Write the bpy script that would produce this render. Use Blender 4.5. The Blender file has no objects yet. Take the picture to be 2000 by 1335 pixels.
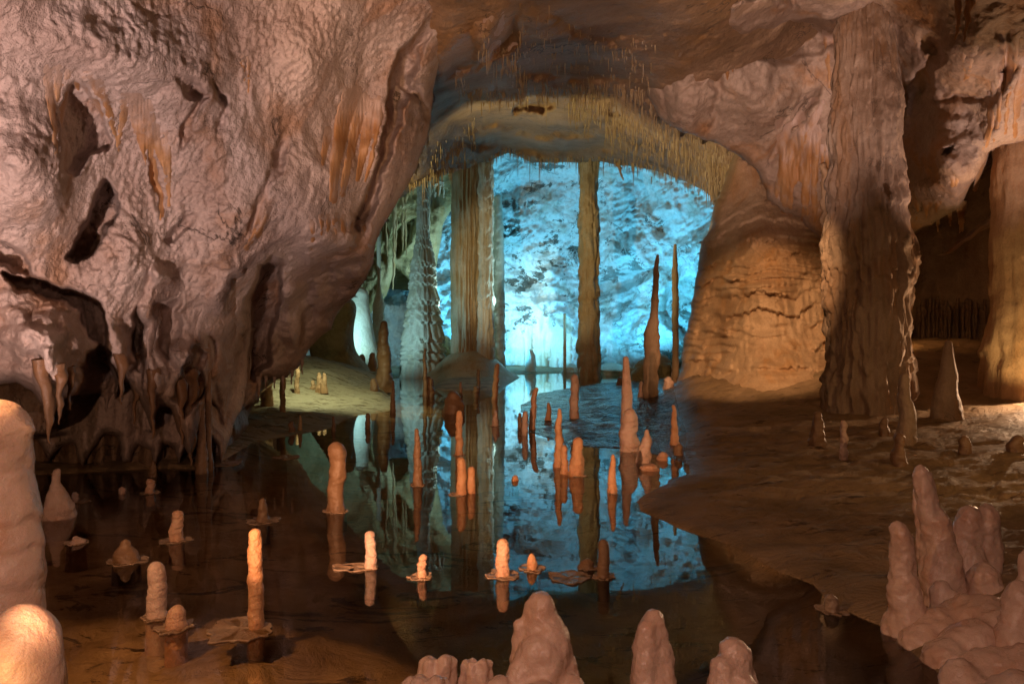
import bpy, math, random
import numpy as np
random.seed(7); rng = np.random.default_rng(7)
SC = bpy.context.scene
COL = SC.collection
PI = math.pi
F = 2000 * 28 / 36.0          # focal length in photograph pixels
CH = 1.5                      # eye height over the water
CX, CY = 1000.0, 667.5

def P(px, py, D):             # photograph direction + real distance -> world point
    px, py, D = np.asarray(px, float), np.asarray(py, float), np.asarray(D, float)
    px, py, D = np.broadcast_arrays(px, py, D)
    return np.stack([(px - CX) / F * D, D, CH - (py - CY) / F * D], -1)

# ---------------------------------------------------------------- noise
_perm = np.random.default_rng(3).permutation(256)
_perm = np.concatenate([_perm, _perm, _perm])
_g = np.random.default_rng(4).normal(size=(256, 3)); _g /= np.linalg.norm(_g, axis=1)[:, None]
def perlin(p):
    i = np.floor(p).astype(int); f = p - i; i &= 255
    u = f * f * f * (f * (f * 6 - 15) + 10)
    out = 0
    for dx in (0, 1):
        wx = u[:, 0] if dx else 1 - u[:, 0]
        for dy in (0, 1):
            wy = u[:, 1] if dy else 1 - u[:, 1]
            for dz in (0, 1):
                wz = u[:, 2] if dz else 1 - u[:, 2]
                h = _perm[_perm[_perm[(i[:, 0] + dx)] + i[:, 1] + dy] + i[:, 2] + dz]
                g = _g[h]
                d = g[:, 0] * (f[:, 0] - dx) + g[:, 1] * (f[:, 1] - dy) + g[:, 2] * (f[:, 2] - dz)
                out = out + wx * wy * wz * d
    return out * 1.5
def fbm(p, octv=4, gain=.5, seed=0):
    p = p + seed * 17.31; a, s, o = 1.0, 0, 0
    for _ in range(octv):
        o = o + a * perlin(p); s += a; a *= gain; p = p * 2.03 + 5.7
    return o / s
def billow(p, octv=3, gain=.5, seed=0):
    p = p + seed * 13.7; a, s, o = 1.0, 0, 0
    for _ in range(octv):
        o = o + a * np.abs(perlin(p)); s += a; a *= gain; p = p * 2.03 + 3.1
    return o / s
def ss(a, b, x):
    t = np.clip((x - a) / (b - a), 0, 1); return t * t * (3 - 2 * t)

# ---------------------------------------------------------------- object helpers
def link(name, me, parent=None, mat=None, loc=(0, 0, 0)):
    o = bpy.data.objects.new(name, me); COL.objects.link(o)
    o.location = loc
    if parent is not None: o.parent = parent
    if mat is not None: me.materials.append(mat)
    return o
def mesh(name, V, faces):
    V = np.asarray(V, np.float32); me = bpy.data.meshes.new(name)
    faces = np.asarray(faces, np.int32); n = len(faces); k = faces.shape[1]
    me.vertices.add(len(V)); me.vertices.foreach_set('co', V.ravel())
    me.loops.add(n * k); me.loops.foreach_set('vertex_index', faces.ravel())
    me.polygons.add(n); me.polygons.foreach_set('loop_start', np.arange(0, n * k, k, dtype=np.int32))
    me.polygons.foreach_set('use_smooth', np.ones(n, bool))
    me.update(calc_edges=True); me.validate()
    return me
def tag(o, label, cat, group=None, kind='thing'):
    o['label'] = label; o['category'] = cat
    if group: o['group'] = group
    o['kind'] = kind
    return o
def grid_faces(nr, nc, wrap=False):
    r = np.arange(nr - 1)[:, None]; c = np.arange(nc if wrap else nc - 1)[None, :]
    c2 = (c + 1) % nc
    q = np.stack([r * nc + c, r * nc + c2, (r + 1) * nc + c2, (r + 1) * nc + c], -1)
    return q.reshape(-1, 4)

# ---------------------------------------------------------------- materials
def nodes(m):
    m.use_nodes = True; nt = m.node_tree; nt.nodes.clear()
    return nt, nt.nodes, nt.links
def ramp(N, stops):
    r = N.new('ShaderNodeValToRGB'); el = r.color_ramp.elements
    while len(el) < len(stops): el.new(.5)
    for e, (p, c) in zip(el, stops):
        e.position = p; e.color = (*c, 1) if len(c) == 3 else c
    return r
def noise(N, L, co, scale, detail=6, rough=.55, dist=0):
    n = N.new('ShaderNodeTexNoise'); n.inputs['Scale'].default_value = scale
    n.inputs['Detail'].default_value = detail; n.inputs['Roughness'].default_value = rough
    n.inputs['Distortion'].default_value = dist; L.new(co, n.inputs['Vector']); return n
def mapping(N, L, co, scale, rot=(0, 0, 0)):
    m = N.new('ShaderNodeMapping'); m.inputs['Scale'].default_value = scale; m.inputs['Rotation'].default_value = rot
    L.new(co, m.inputs['Vector']); return m.outputs[0]
def mixc(N, L, fac, a, b):
    m = N.new('ShaderNodeMix'); m.data_type = 'RGBA'
    for s, v in ((m.inputs['Factor'], fac), (m.inputs['A'], a), (m.inputs['B'], b)):
        if isinstance(v, (int, float)): s.default_value = v
        elif isinstance(v, tuple): s.default_value = (*v, 1)
        else: L.new(v, s)
    # sockets named A/B exist per type: pick colour ones
    return m
def mixrgb(N, L, fac, a, b, mode='MIX'):
    m = N.new('ShaderNodeMixRGB'); m.blend_type = mode
    for s, v in ((m.inputs[0], fac), (m.inputs[1], a), (m.inputs[2], b)):
        if isinstance(v, (int, float)): s.default_value = v
        elif isinstance(v, tuple): s.default_value = (*v, 1)
        else: L.new(v, s)
    return m.outputs[0]
def rock_mat(name, base, alt, stain, dark=(.05, .035, .025), s=1.0, stain_amt=.5, dark_amt=.3, rough=.55, bump=.6, bscale=1.0,
             streak=False, sss=0.0, diag=False, spec=.4, dark_at=.62, tint=None, dw=.08):
    m = bpy.data.materials.new(name); nt, N, L = nodes(m)
    tc = N.new('ShaderNodeTexCoord'); co = tc.outputs['Object']
    n1 = noise(N, L, co, .9 * s, 8, .6)
    c = mixrgb(N, L, ramp_out(N, L, n1, .38, .62), base, alt)
    sc = mapping(N, L, co, (2.2 * s, 2.2 * s, .45 * s)) if streak else co
    n2 = noise(N, L, sc, 1.3 * (1 if streak else s), 7, .6, .6)
    f2 = ramp_out(N, L, n2, .5, .68)
    f2m = N.new('ShaderNodeMath'); f2m.operation = 'MULTIPLY'; L.new(f2, f2m.inputs[0]); f2m.inputs[1].default_value = stain_amt
    c = mixrgb(N, L, f2m.outputs[0], c, stain)
    dc = mapping(N, L, co, (.8, .8, 1.5), (.0, .6, .0)) if diag else co
    n3 = noise(N, L, dc, 1.7 * s, 10, .7, .4)
    f3 = ramp_out(N, L, n3, dark_at, dark_at + dw)
    f3m = N.new('ShaderNodeMath'); f3m.operation = 'MULTIPLY'; L.new(f3, f3m.inputs[0]); f3m.inputs[1].default_value = dark_amt
    n5 = noise(N, L, co, .22 * s, 4, .5); f5 = ramp_out(N, L, n5, .40, .60)
    f5m = N.new('ShaderNodeMath'); f5m.operation = 'MULTIPLY'; L.new(f3m.outputs[0], f5m.inputs[0]); L.new(f5, f5m.inputs[1])
    c = mixrgb(N, L, f5m.outputs[0], c, dark)
    n6 = noise(N, L, co, .75 * s, 7, .6, 1.2); ab = N.new('ShaderNodeMath'); ab.operation = 'SUBTRACT'; L.new(n6.outputs['Fac'], ab.inputs[0]); ab.inputs[1].default_value = .5
    ab2 = N.new('ShaderNodeMath'); ab2.operation = 'ABSOLUTE'; L.new(ab.outputs[0], ab2.inputs[0])
    cr = N.new('ShaderNodeMapRange'); L.new(ab2.outputs[0], cr.inputs[0]); cr.inputs[1].default_value = .002; cr.inputs[2].default_value = .011; cr.inputs[3].default_value = 1; cr.inputs[4].default_value = 0
    n7 = noise(N, L, co, 1.1 * s, 3, .5); f7 = ramp_out(N, L, n7, .5, .62)
    cm = N.new('ShaderNodeMath'); cm.operation = 'MULTIPLY'; L.new(cr.outputs[0], cm.inputs[0]); L.new(f7, cm.inputs[1])
    cm2 = N.new('ShaderNodeMath'); cm2.operation = 'MULTIPLY'; L.new(cm.outputs[0], cm2.inputs[0]); cm2.inputs[1].default_value = min(1, dark_amt * 1.6)
    c = mixrgb(N, L, cm2.outputs[0], c, dark)
    if tint:
        ta_ = N.new('ShaderNodeAttribute'); ta_.attribute_name = 'tint'; c = mixrgb(N, L, ta_.outputs['Fac'], tint, c)
    # fine speckle
    n4 = noise(N, L, co, 34 * s * bscale, 3, .6)
    c = mixrgb(N, L, .35, c, ramp(N, [(0, (.45, .42, .4)), (1, (1.2, 1.2, 1.2))]).outputs[0] if False else speck(N, L, n4), 'MULTIPLY')
    b = N.new('ShaderNodeBsdfPrincipled')
    L.new(c, b.inputs['Base Color']); b.inputs['Specular IOR Level'].default_value = spec
    rr = N.new('ShaderNodeMapRange'); L.new(n2.outputs['Fac'], rr.inputs[0])
    rr.inputs[1].default_value = .3; rr.inputs[2].default_value = .7
    rr.inputs[3].default_value = rough + .12; rr.inputs[4].default_value = max(.05, rough - .15)
    L.new(rr.outputs[0], b.inputs['Roughness'])
    if sss:
        b.inputs['Subsurface Weight'].default_value = sss
        b.inputs['Subsurface Radius'].default_value = (1, .45, .2); b.inputs['Subsurface Scale'].default_value = .03
    bc = mapping(N, L, co, (1, 1, .35)) if streak else co
    b1 = noise(N, L, bc, 9 * bscale, 6, .6); b2 = noise(N, L, bc, 45 * bscale, 4, .6)
    bp = N.new('ShaderNodeBump'); bp.inputs['Strength'].default_value = bump; bp.inputs['Distance'].default_value = .05 / bscale
    L.new(b1.outputs['Fac'], bp.inputs['Height'])
    bp2 = N.new('ShaderNodeBump'); bp2.inputs['Strength'].default_value = bump * .7; bp2.inputs['Distance'].default_value = .02 / bscale
    L.new(b2.outputs['Fac'], bp2.inputs['Height']); L.new(bp.outputs[0], bp2.inputs['Normal'])
    L.new(bp2.outputs[0], b.inputs['Normal'])
    out = N.new('ShaderNodeOutputMaterial'); L.new(b.outputs[0], out.inputs[0])
    return m
def ramp_out(N, L, n, a, b):
    r = N.new('ShaderNodeMapRange'); r.interpolation_type = 'SMOOTHSTEP'; L.new(n.outputs['Fac'], r.inputs[0])
    r.inputs[1].default_value = a; r.inputs[2].default_value = b; return r.outputs[0]
def speck(N, L, n):
    r = ramp(N, [(.3, (.5, .48, .46)), (.6, (1, 1, 1))]); L.new(n.outputs['Fac'], r.inputs[0]); return r.outputs[0]

M = {}
M['left'] = rock_mat('pinkish_limestone', (.60, .49, .44), (.44, .33, .28), (.40, .20, .08), s=.8, stain_amt=.6, dark_amt=.5, bump=1.0, bscale=1.1, rough=.75, spec=.2)
M['ceil'] = rock_mat('brown_ceiling_rock', (.38, .25, .15), (.25, .155, .08), (.36, .18, .045), s=.6, stain_amt=.6, dark_amt=.55, bump=.8, bscale=.6, rough=.6)
M['right'] = rock_mat('cream_limestone', (.50, .38, .29), (.36, .25, .18), (.42, .20, .06), s=.6, stain_amt=.75, dark_amt=.4, bump=.75, bscale=.8, rough=.6)
M['back'] = rock_mat('white_calcite_rock', (.80, .80, .77), (.66, .68, .66), (.34, .26, .14), dark=(.07, .055, .035), s=.5, stain_amt=.5, dark_amt=.9, bump=1.2, bscale=.35, rough=.55, diag=True, dark_at=.55, dw=.03)
M['cham'] = rock_mat('olive_chamber_rock', (.42, .38, .22), (.30, .27, .13), (.36, .24, .07), s=.5, stain_amt=.6, dark_amt=.4, bump=.8, bscale=.4)
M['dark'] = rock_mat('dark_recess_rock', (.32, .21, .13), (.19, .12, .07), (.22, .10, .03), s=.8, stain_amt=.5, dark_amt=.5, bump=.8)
M['flow'] = rock_mat('orange_flowstone', (.55, .38, .23), (.42, .26, .14), (.45, .21, .05), s=.7, stain_amt=.5, dark_amt=.12, bump=.7, bscale=1.2, rough=.58, streak=True, spec=.3)
M['col'] = rock_mat('column_flowstone', (.42, .31, .22), (.30, .20, .13), (.34, .17, .06), s=1.0, stain_amt=.5, dark_amt=.3, bump=.6, bscale=1.2, rough=.66, streak=True, spec=.25)
M['farcol'] = rock_mat('pale_column_calcite', (.58, .50, .36), (.48, .36, .20), (.46, .25, .08), s=.8, stain_amt=.55, dark_amt=.15, bump=.6, bscale=.6, rough=.5, streak=True)
M['white'] = rock_mat('white_calcite', (.75, .72, .62), (.62, .58, .46), (.5, .36, .15), s=.8, stain_amt=.3, dark_amt=.08, bump=.6, bscale=.7, rough=.5)
M['candle'] = rock_mat('waxy_calcite', (.60, .37, .25), (.52, .28, .17), (.52, .24, .10), s=2.5, stain_amt=.5, dark_amt=.2, bump=.85, bscale=1.7, rough=.36, sss=.2, spec=.5)
M['candle2'] = rock_mat('orange_calcite', (.60, .33, .17), (.48, .23, .11), (.40, .17, .06), s=2.5, stain_amt=.6, dark_amt=.3, bump=.85, bscale=1.7, rough=.36, sss=.2, spec=.5)
M['candle3'] = rock_mat('pale_pink_calcite', (.64, .46, .38), (.52, .34, .26), (.45, .22, .11), s=2.5, stain_amt=.55, dark_amt=.25, bump=.85, bscale=1.7, rough=.36, sss=.2, spec=.5)
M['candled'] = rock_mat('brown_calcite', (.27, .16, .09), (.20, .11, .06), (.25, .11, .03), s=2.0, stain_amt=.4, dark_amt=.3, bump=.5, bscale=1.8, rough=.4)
M['wax'] = rock_mat('wet_foreground_calcite', (.70, .50, .40), (.62, .41, .31), (.55, .26, .14), s=4.0, stain_amt=.4, dark_amt=.12, bump=.42, bscale=2.8, rough=.27, sss=.25, spec=.5)
M['rim'] = rock_mat('rim_calcite', (.34, .24, .17), (.26, .17, .11), (.36, .2, .1), s=3.0, stain_amt=.3, dark_amt=.2, bump=.6, bscale=3, rough=.3)
M['drape'] = rock_mat('orange_drapery', (.50, .29, .14), (.44, .22, .08), (.50, .36, .28), s=2.2, stain_amt=.8, dark_amt=.1, bump=.5, bscale=1.6, rough=.5, streak=True, tint=(.49, .36, .29))
M['straw'] = rock_mat('straw_calcite', (.48, .37, .22), (.38, .26, .12), (.5, .3, .1), s=2, stain_amt=.3, dark_amt=.1, bump=.2, rough=.5)

def ground_mat():
    m = bpy.data.materials.new('wet_cave_floor'); nt, N, L = nodes(m)
    tc = N.new('ShaderNodeTexCoord'); co = tc.outputs['Object']
    at = N.new('ShaderNodeAttribute'); at.attribute_name = 'zone'      # R: pool bed, G: wet flat, B: pale shore
    sp = N.new('ShaderNodeSeparateColor'); L.new(at.outputs['Color'], sp.inputs[0])
    n1 = noise(N, L, co, 1.6, 9, .62, .3); n2 = noise(N, L, mapping(N, L, co, (1, 3.2, 1)), 2.6, 9, .65, .5)
    bank = mixrgb(N, L, ramp_out(N, L, n1, .35, .65), (.36, .24, .13), (.22, .145, .07))
    bank = mixrgb(N, L, ramp_out(N, L, n2, .58, .66), bank, (.09, .05, .025))
    bed = mixrgb(N, L, ramp_out(N, L, n1, .4, .62), (.55, .36, .19), (.34, .205, .10))
    n3 = noise(N, L, mapping(N, L, co, (1, 2.0, 1)), 1.3, 10, .7, 1.2)
    bed = mixrgb(N, L, ramp_out(N, L, n3, .56, .61), bed, (.09, .05, .022))
    flat = mixrgb(N, L, ramp_out(N, L, n1, .4, .6), (.09, .065, .05), (.045, .03, .025))
    pale = mixrgb(N, L, ramp_out(N, L, n2, .5, .62), (.40, .37, .26), (.16, .13, .07))
    c = mixrgb(N, L, sp.outputs[2], bank, pale); c = mixrgb(N, L, sp.outputs[1], c, flat); c = mixrgb(N, L, sp.outputs[0], c, bed)
    b = N.new('ShaderNodeBsdfPrincipled'); L.new(c, b.inputs['Base Color']); b.inputs['Specular IOR Level'].default_value = .4
    rr = N.new('ShaderNodeMapRange'); L.new(sp.outputs[1], rr.inputs[0]); rr.inputs[3].default_value = .68; rr.inputs[4].default_value = .13
    L.new(rr.outputs[0], b.inputs['Roughness'])
    w = noise(N, L, mapping(N, L, co, (1.3, 1.5, 1)), 2.4, 9, .68, .8); w2 = noise(N, L, co, 28, 4, .6)
    bp = N.new('ShaderNodeBump'); bp.inputs['Strength'].default_value = .9; bp.inputs['Distance'].default_value = .10; L.new(w.outputs['Fac'], bp.inputs['Height'])
    b2 = N.new('ShaderNodeBump'); b2.inputs['Strength'].default_value = .5; b2.inputs['Distance'].default_value = .015
    L.new(w2.outputs['Fac'], b2.inputs['Height']); L.new(bp.outputs[0], b2.inputs['Normal']); wv = noise(N, L, mapping(N, L, co, (1.7, .62, 1)), 1.5, 5, .62, 1.2)
    b3 = N.new('ShaderNodeBump'); b3.inputs['Distance'].default_value = .75; L.new(sp.outputs[1], b3.inputs['Strength']); L.new(wv.outputs['Fac'], b3.inputs['Height'])
    L.new(b2.outputs[0], b3.inputs['Normal']); L.new(b3.outputs[0], b.inputs['Normal'])
    o = N.new('ShaderNodeOutputMaterial'); L.new(b.outputs[0], o.inputs[0]); return m
M['ground'] = ground_mat()
def water_mat():
    m = bpy.data.materials.new('still_water'); nt, N, L = nodes(m)
    g = N.new('ShaderNodeBsdfGlossy'); g.inputs['Roughness'].default_value = 0.0; g.inputs['Color'].default_value = (1, 1, 1, 1)
    t = N.new('ShaderNodeBsdfTransparent'); t.inputs['Color'].default_value = (.93, .88, .78, 1)
    fr = N.new('ShaderNodeFresnel'); fr.inputs['IOR'].default_value = 1.333
    tc = N.new('ShaderNodeTexCoord'); n = noise(N, L, tc.outputs['Object'], 3.0, 2, .5)
    bp = N.new('ShaderNodeBump'); bp.inputs['Strength'].default_value = .035; bp.inputs['Distance'].default_value = .02
    L.new(n.outputs['Fac'], bp.inputs['Height']); L.new(bp.outputs[0], g.inputs['Normal']); L.new(bp.outputs[0], fr.inputs['Normal'])
    x = N.new('ShaderNodeMixShader'); L.new(fr.outputs[0], x.inputs[0]); L.new(t.outputs[0], x.inputs[1]); L.new(g.outputs[0], x.inputs[2])
    o = N.new('ShaderNodeOutputMaterial'); L.new(x.outputs[0], o.inputs[0]); return m
M['water'] = water_mat()

# ---------------------------------------------------------------- 2-D helpers
def poly_sd(x, y, poly, near=False):          # signed distance (+ inside), optionally nearest boundary point
    poly = np.asarray(poly, float); n = len(poly)
    shp = x.shape; x = x.ravel(); y = y.ravel()
    best = np.full(x.shape, 1e18); nx = np.zeros_like(x); ny = np.zeros_like(x); ins = np.zeros(x.shape, bool)
    for i in range(n):
        ax, ay = poly[i]; bx, by = poly[(i + 1) % n]
        ex, ey = bx - ax, by - ay; l2 = ex * ex + ey * ey + 1e-12
        t = np.clip(((x - ax) * ex + (y - ay) * ey) / l2, 0, 1)
        qx, qy = ax + t * ex, ay + t * ey; d = (x - qx) ** 2 + (y - qy) ** 2
        m = d < best; best[m] = d[m]; nx[m] = qx[m]; ny[m] = qy[m]
        if ay != by:
            cr = ((ay > y) != (by > y)) & (x < (bx - ax) * (y - ay) / (by - ay) + ax); ins ^= cr
    sd = np.where(ins, 1, -1) * np.sqrt(best)
    if near: return sd.reshape(shp), nx.reshape(shp), ny.reshape(shp)
    return sd.reshape(shp)
def densify(poly, step, amp, seed, closed=True):
    poly = np.asarray(poly, float); out = []
    n = len(poly)
    for i in range(n if closed else n - 1):
        a = poly[i]; b = poly[(i + 1) % n]; k = max(1, int(np.hypot(*(b - a)) / step))
        for j in range(k): out.append(a + (b - a) * j / k)
    o = np.array(out); p3 = np.c_[o * .02, np.zeros(len(o))]
    o[:, 0] += amp * fbm(p3, 4, .65, seed) * 2; o[:, 1] += amp * fbm(p3, 4, .65, seed + 9) * 2
    return o
def rbf(pts):
    pts = np.asarray(pts, float); p = pts[:, :2] / 500; n = len(p)
    r = np.hypot(p[:, None, 0] - p[None, :, 0], p[:, None, 1] - p[None, :, 1])
    A = np.zeros((n + 3, n + 3)); A[:n, :n] = np.sqrt(r * r + .01); A[:n, n] = 1; A[:n, n + 1:] = p; A[n, :n] = 1; A[n + 1:, :n] = p.T
    w = np.linalg.solve(A, np.r_[pts[:, 2], 0, 0, 0])
    def f(x, y):
        x = x / 500; y = y / 500; o = w[n] + w[n + 1] * x + w[n + 2] * y
        for i in range(n): o = o + w[i] * np.sqrt((x - p[i, 0]) ** 2 + (y - p[i, 1]) ** 2 + .01)
        return o
    return f
def blob(x, y, cx, cy, rx, ry, rot=0, pw=2):
    a = math.radians(rot); u = (x - cx) * math.cos(a) + (y - cy) * math.sin(a); v = -(x - cx) * math.sin(a) + (y - cy) * math.cos(a)
    return np.exp(-((u / rx) ** 2 + (v / ry) ** 2) ** (pw / 2))
def pocket(x, y, poly, feather, seed=0):
    return ss(-feather, feather, poly_sd(x, y, densify(poly, 6, 3, seed)))
def warp(x, y, a=9, sc=.02):
    q = np.stack([x * sc, y * sc, x * 0], -1).reshape(-1, 3)
    return x + a * 2 * fbm(q, 3, .55, 51).reshape(x.shape), y + a * 2 * fbm(q, 3, .55, 52).reshape(x.shape)
def ridge(x, y, line, w0, w1, taper=True):                # height profile along a polyline, tapering
    best = np.full(x.shape, 1e9); tt = np.zeros(x.shape); n = len(line) - 1
    for i in range(n):
        (ax, ay), (bx, by) = line[i], line[i + 1]; ex, ey = bx - ax, by - ay
        t = np.clip(((x - ax) * ex + (y - ay) * ey) / (ex * ex + ey * ey), 0, 1)
        d = np.hypot(x - ax - t * ex, y - ay - t * ey); m = d < best; best = np.where(m, d, best); tt = np.where(m, (i + t) / n, tt)
    w = (w0 + (w1 - w0) * tt) * (1 + .5 * np.sin(tt * 11 + w0) * .6); q = np.clip(best / (w * 1.25), 0, 1)
    e = np.clip(np.minimum(tt, 1 - tt) * 5, 0, 1) if taper else 1
    return (1 - q * q) ** 1.5 * (.15 + .85 * e) * w / max(w0, w1)

class Rock: pass
def relief(name, box, step, poly, depth, mat, feats=None, disp=None, roll=.5, rollw=28, back=3.0, margin=45, jit=4, seed=1, label=None):
    x0, x1, y0, y1 = box
    xs = np.arange(x0, x1 + step, step, dtype=float); ys = np.arange(y0, y1 + step, step, dtype=float)
    X, Y = np.meshgrid(xs, ys); D = None; keep = np.ones(X.shape, bool); extra = 0
    if poly is not None:
        pl = densify(poly, 7, jit, seed); sd, nx, ny = poly_sd(X, Y, pl, True)
        out = np.clip(-sd, 0, None); keep = out <= margin
        X = np.where(out > 0, nx, X); Y = np.where(out > 0, ny, Y)
        q = np.clip(1 - np.clip(sd, 0, None) / rollw, 0, 1); extra = roll * (1 - np.sqrt(1 - q * q * .98)) + out / margin * back
        sh = np.clip(out / margin, 0, 1)                       # tuck the receding side inward a little
    D = depth(X, Y)
    if feats is not None: D = D + feats(X, Y)
    W = P(X, Y, D)
    if disp is not None: D = D + disp(W.reshape(-1, 3)).reshape(D.shape) 
    D = D + extra
    W = P(X, Y, D)
    fc = grid_faces(*X.shape); k = keep.ravel(); fc = fc[k[fc].all(1)]
    used = np.unique(fc); remap = np.full(X.size, -1); remap[used] = np.arange(len(used))
    me = mesh(name, W.reshape(-1, 3)[used], remap[fc][:, ::-1])
    o = link(name, me, None, mat); o['kind'] = 'structure'
    if label: o['label'] = label
    r = Rock(); r.obj = o; r.xs = xs; r.ys = ys; r.D = D; r.step = step; r.x0 = x0; r.y0 = y0
    def at(px, py):
        i = int(np.clip(round((py - y0) / step), 0, D.shape[0] - 1)); j = int(np.clip(round((px - x0) / step), 0, D.shape[1] - 1))
        return float(D[i, j])
    r.at = at
    return r

# ---------------------------------------------------------------- the ground and the pool
POOL = [(-600, 1000), (-100, 945), (80, 925), (300, 915), (400, 915), (440, 895), (500, 862), (570, 850), (640, 838), (700, 808), (765, 800), (772, 772), (745, 752), (735, 738),
        (860, 733), (990, 730), (1110, 726), (1250, 733), (1240, 744), (1170, 748), (1050, 768), (1015, 795), (1040, 845), (1078, 860), (1140, 872), (1215, 876), (1300, 890),
        (1340, 908), (1345, 922), (1290, 950), (1242, 980), (1250, 997), (1300, 1020), (1360, 1045), (1440, 1072), (1520, 1117), (1590, 1145), (1612, 1170), (1660, 1195),
        (1735, 1228), (1790, 1272), (1870, 1345), (2000, 1480), (2100, 1900), (-1500, 1900), (-1500, 1000)]
WET = [(990, 735), (1260, 733), (1330, 790), (1370, 850), (1380, 930), (1300, 960), (1000, 880), (980, 790)]
PALE = [(380, 880), (380, 690), (880, 690), (880, 720), (800, 800), (700, 850), (520, 900)]
def onwater(poly): 
    a = np.array(poly, float); D = CH * F / (a[:, 1] - CY); return np.c_[(a[:, 0] - CX) / F * D, D]
_pool = onwater(POOL); _dn = []
for i in range(len(_pool)):
    a, b = _pool[i], _pool[(i + 1) % len(_pool)]; k = int(np.clip(np.hypot(*(b - a)) / .12, 1, 60))
    for j in range(k): _dn.append(a + (b - a) * j / k)
_dn = np.array(_dn); _q = np.c_[_dn * 1.3, np.zeros(len(_dn))]
_dn[:, 0] += .09 * fbm(_q, 4, .6, 2) * np.clip(_dn[:, 1] / 6, .5, 2); _dn[:, 1] += .12 * fbm(_q, 4, .6, 5) * np.clip(_dn[:, 1] / 6, .5, 2)
POOLW = _dn
WETW, PALEW = onwater(WET), onwater(PALE)
MOUNDS = [((9.6, 17.0), (4.2, 2.6), 1.15), ((5.0, 18.5), (3.0, 2.5), .35), ((2.9, 4.1), (.55, .45), .16), ((3.4, 4.3), (.7, .9), .12),
          ((-6.3, 22.5), (2.6, 3.2), .6), ((-8.0, 27.0), (4.0, 4.0), .8)]
def zg(x, y):
    shp = x.shape; x = x.ravel(); y = y.ravel()
    sd = poly_sd(x, y, POOLW); o = np.clip(-sd, 0, None); i = np.clip(sd, 0, None)
    wet = ss(-.3, .5, poly_sd(x, y, WETW)); pale = ss(-.5, 1.0, poly_sd(x, y, PALEW))
    p = np.c_[x, y, np.zeros_like(x)]
    lip = (.055 * (1 - wet) * (1 - .6 * pale) + .016) * (1 - np.exp(-o / (.06 + .10 * (1 - wet)))) + np.clip(o, 0, 7) * (.045 * (1 - wet) + .003)
    land = lip + (fbm(p * np.array([1.0, 2.0, 1]), 5, .6, 3) * .09 - billow(np.c_[x * 3.0 + y * .5, y * 5 + x * 1.5, x * 0], 4, .65, 8) * .06) * ss(0, .5, o) * (1 - .55 * wet) + pale * (.16 * fbm(p * .8, 5, .6, 12) + .07 * billow(p * 2.2, 4, .65, 13)) * ss(0, .8, o)
    gx = x * .9 + .8 * fbm(p * .7, 3, .5, 31); gy = y * 3.0 + x * .9 + 1.6 * fbm(p * .8, 3, .55, 32)
    gour = billow(np.c_[gx, gy, x * 0], 3, .6, 33); land = land + (.11 * np.minimum(gour, .28) - .022) * ss(.15, .7, o) * (1 - .8 * wet) * (1 - .7 * pale)
    for (mx, my), (rx, ry), h in MOUNDS:
        land = land + h * np.exp(-((x - mx) / rx) ** 2 - ((y - my) / ry) ** 2) * ss(0, .4, o)
    bed = -.03 * (1 - np.exp(-i / .02)) - .15 * (1 - np.exp(-i / .7)) + .08 * fbm(p * .9, 5, .6, 6) * ss(.1, 1, i)
    bed = np.maximum(bed, -.30 + .42 * np.exp(-((x + 1.55) / 1.5) ** 4 - ((y - 29.5) / 6.5) ** 4) + .03 * fbm(p * np.array([1.5, .8, 1]), 4, .6, 9))
    z = np.where(sd > 0, bed, land)
    return z.reshape(shp), (sd > 0).reshape(shp), wet.reshape(shp), pale.reshape(shp)
def build_ground():
    Ds = np.exp(np.linspace(math.log(.9), math.log(50), 470)); pxs = np.arange(-900, 2900, 7.0)
    D, X = np.meshgrid(Ds, pxs, indexing='ij'); x = (X - CX) / F * D
    z, pool, wet, pale = zg(x, D)
    me = mesh('ground', np.stack([x, D, z], -1).reshape(-1, 3), grid_faces(*D.shape))
    ca = me.color_attributes.new('zone', 'FLOAT_COLOR', 'POINT')
    ca.data.foreach_set('color', np.stack([pool * 1.0, wet, pale, np.ones_like(wet)], -1).astype(np.float32).ravel())
    o = link('ground', me, None, M['ground']); o['kind'] = 'structure'; o['label'] = 'dark wet cave floor around and under the pool'
    w = mesh('water', [(-60, -3, 0), (60, -3, 0), (60, 60, 0), (-60, 60, 0)], [(0, 1, 2, 3)])
    wo = link('water', w, None, M['water']); wo['kind'] = 'structure'; wo['label'] = 'still dark pool mirroring the lit chamber'
build_ground()
_Dr = np.exp(np.linspace(math.log(1.0), math.log(48), 700))
def on_ground(px, py):                         # the point of the floor (or water) seen at a pixel
    x = (px - CX) / F * _Dr; zr = CH - (py - CY) / F * _Dr
    z = np.maximum(zg(x, _Dr)[0], 0); h = np.nonzero(zr <= z)[0]
    D = _Dr[h[0]] if len(h) else 46
    zz = max(0.0, float(zg(np.array([(px - CX) / F * D]), np.array([D]))[0][0]))
    D = (CH - zz) * F / max(py - CY, 1) if py - CY > 6 and abs(D - (CH - zz) * F / (py - CY)) < .1 * D else D
    return (px - CX) / F * D, D, zz

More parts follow.
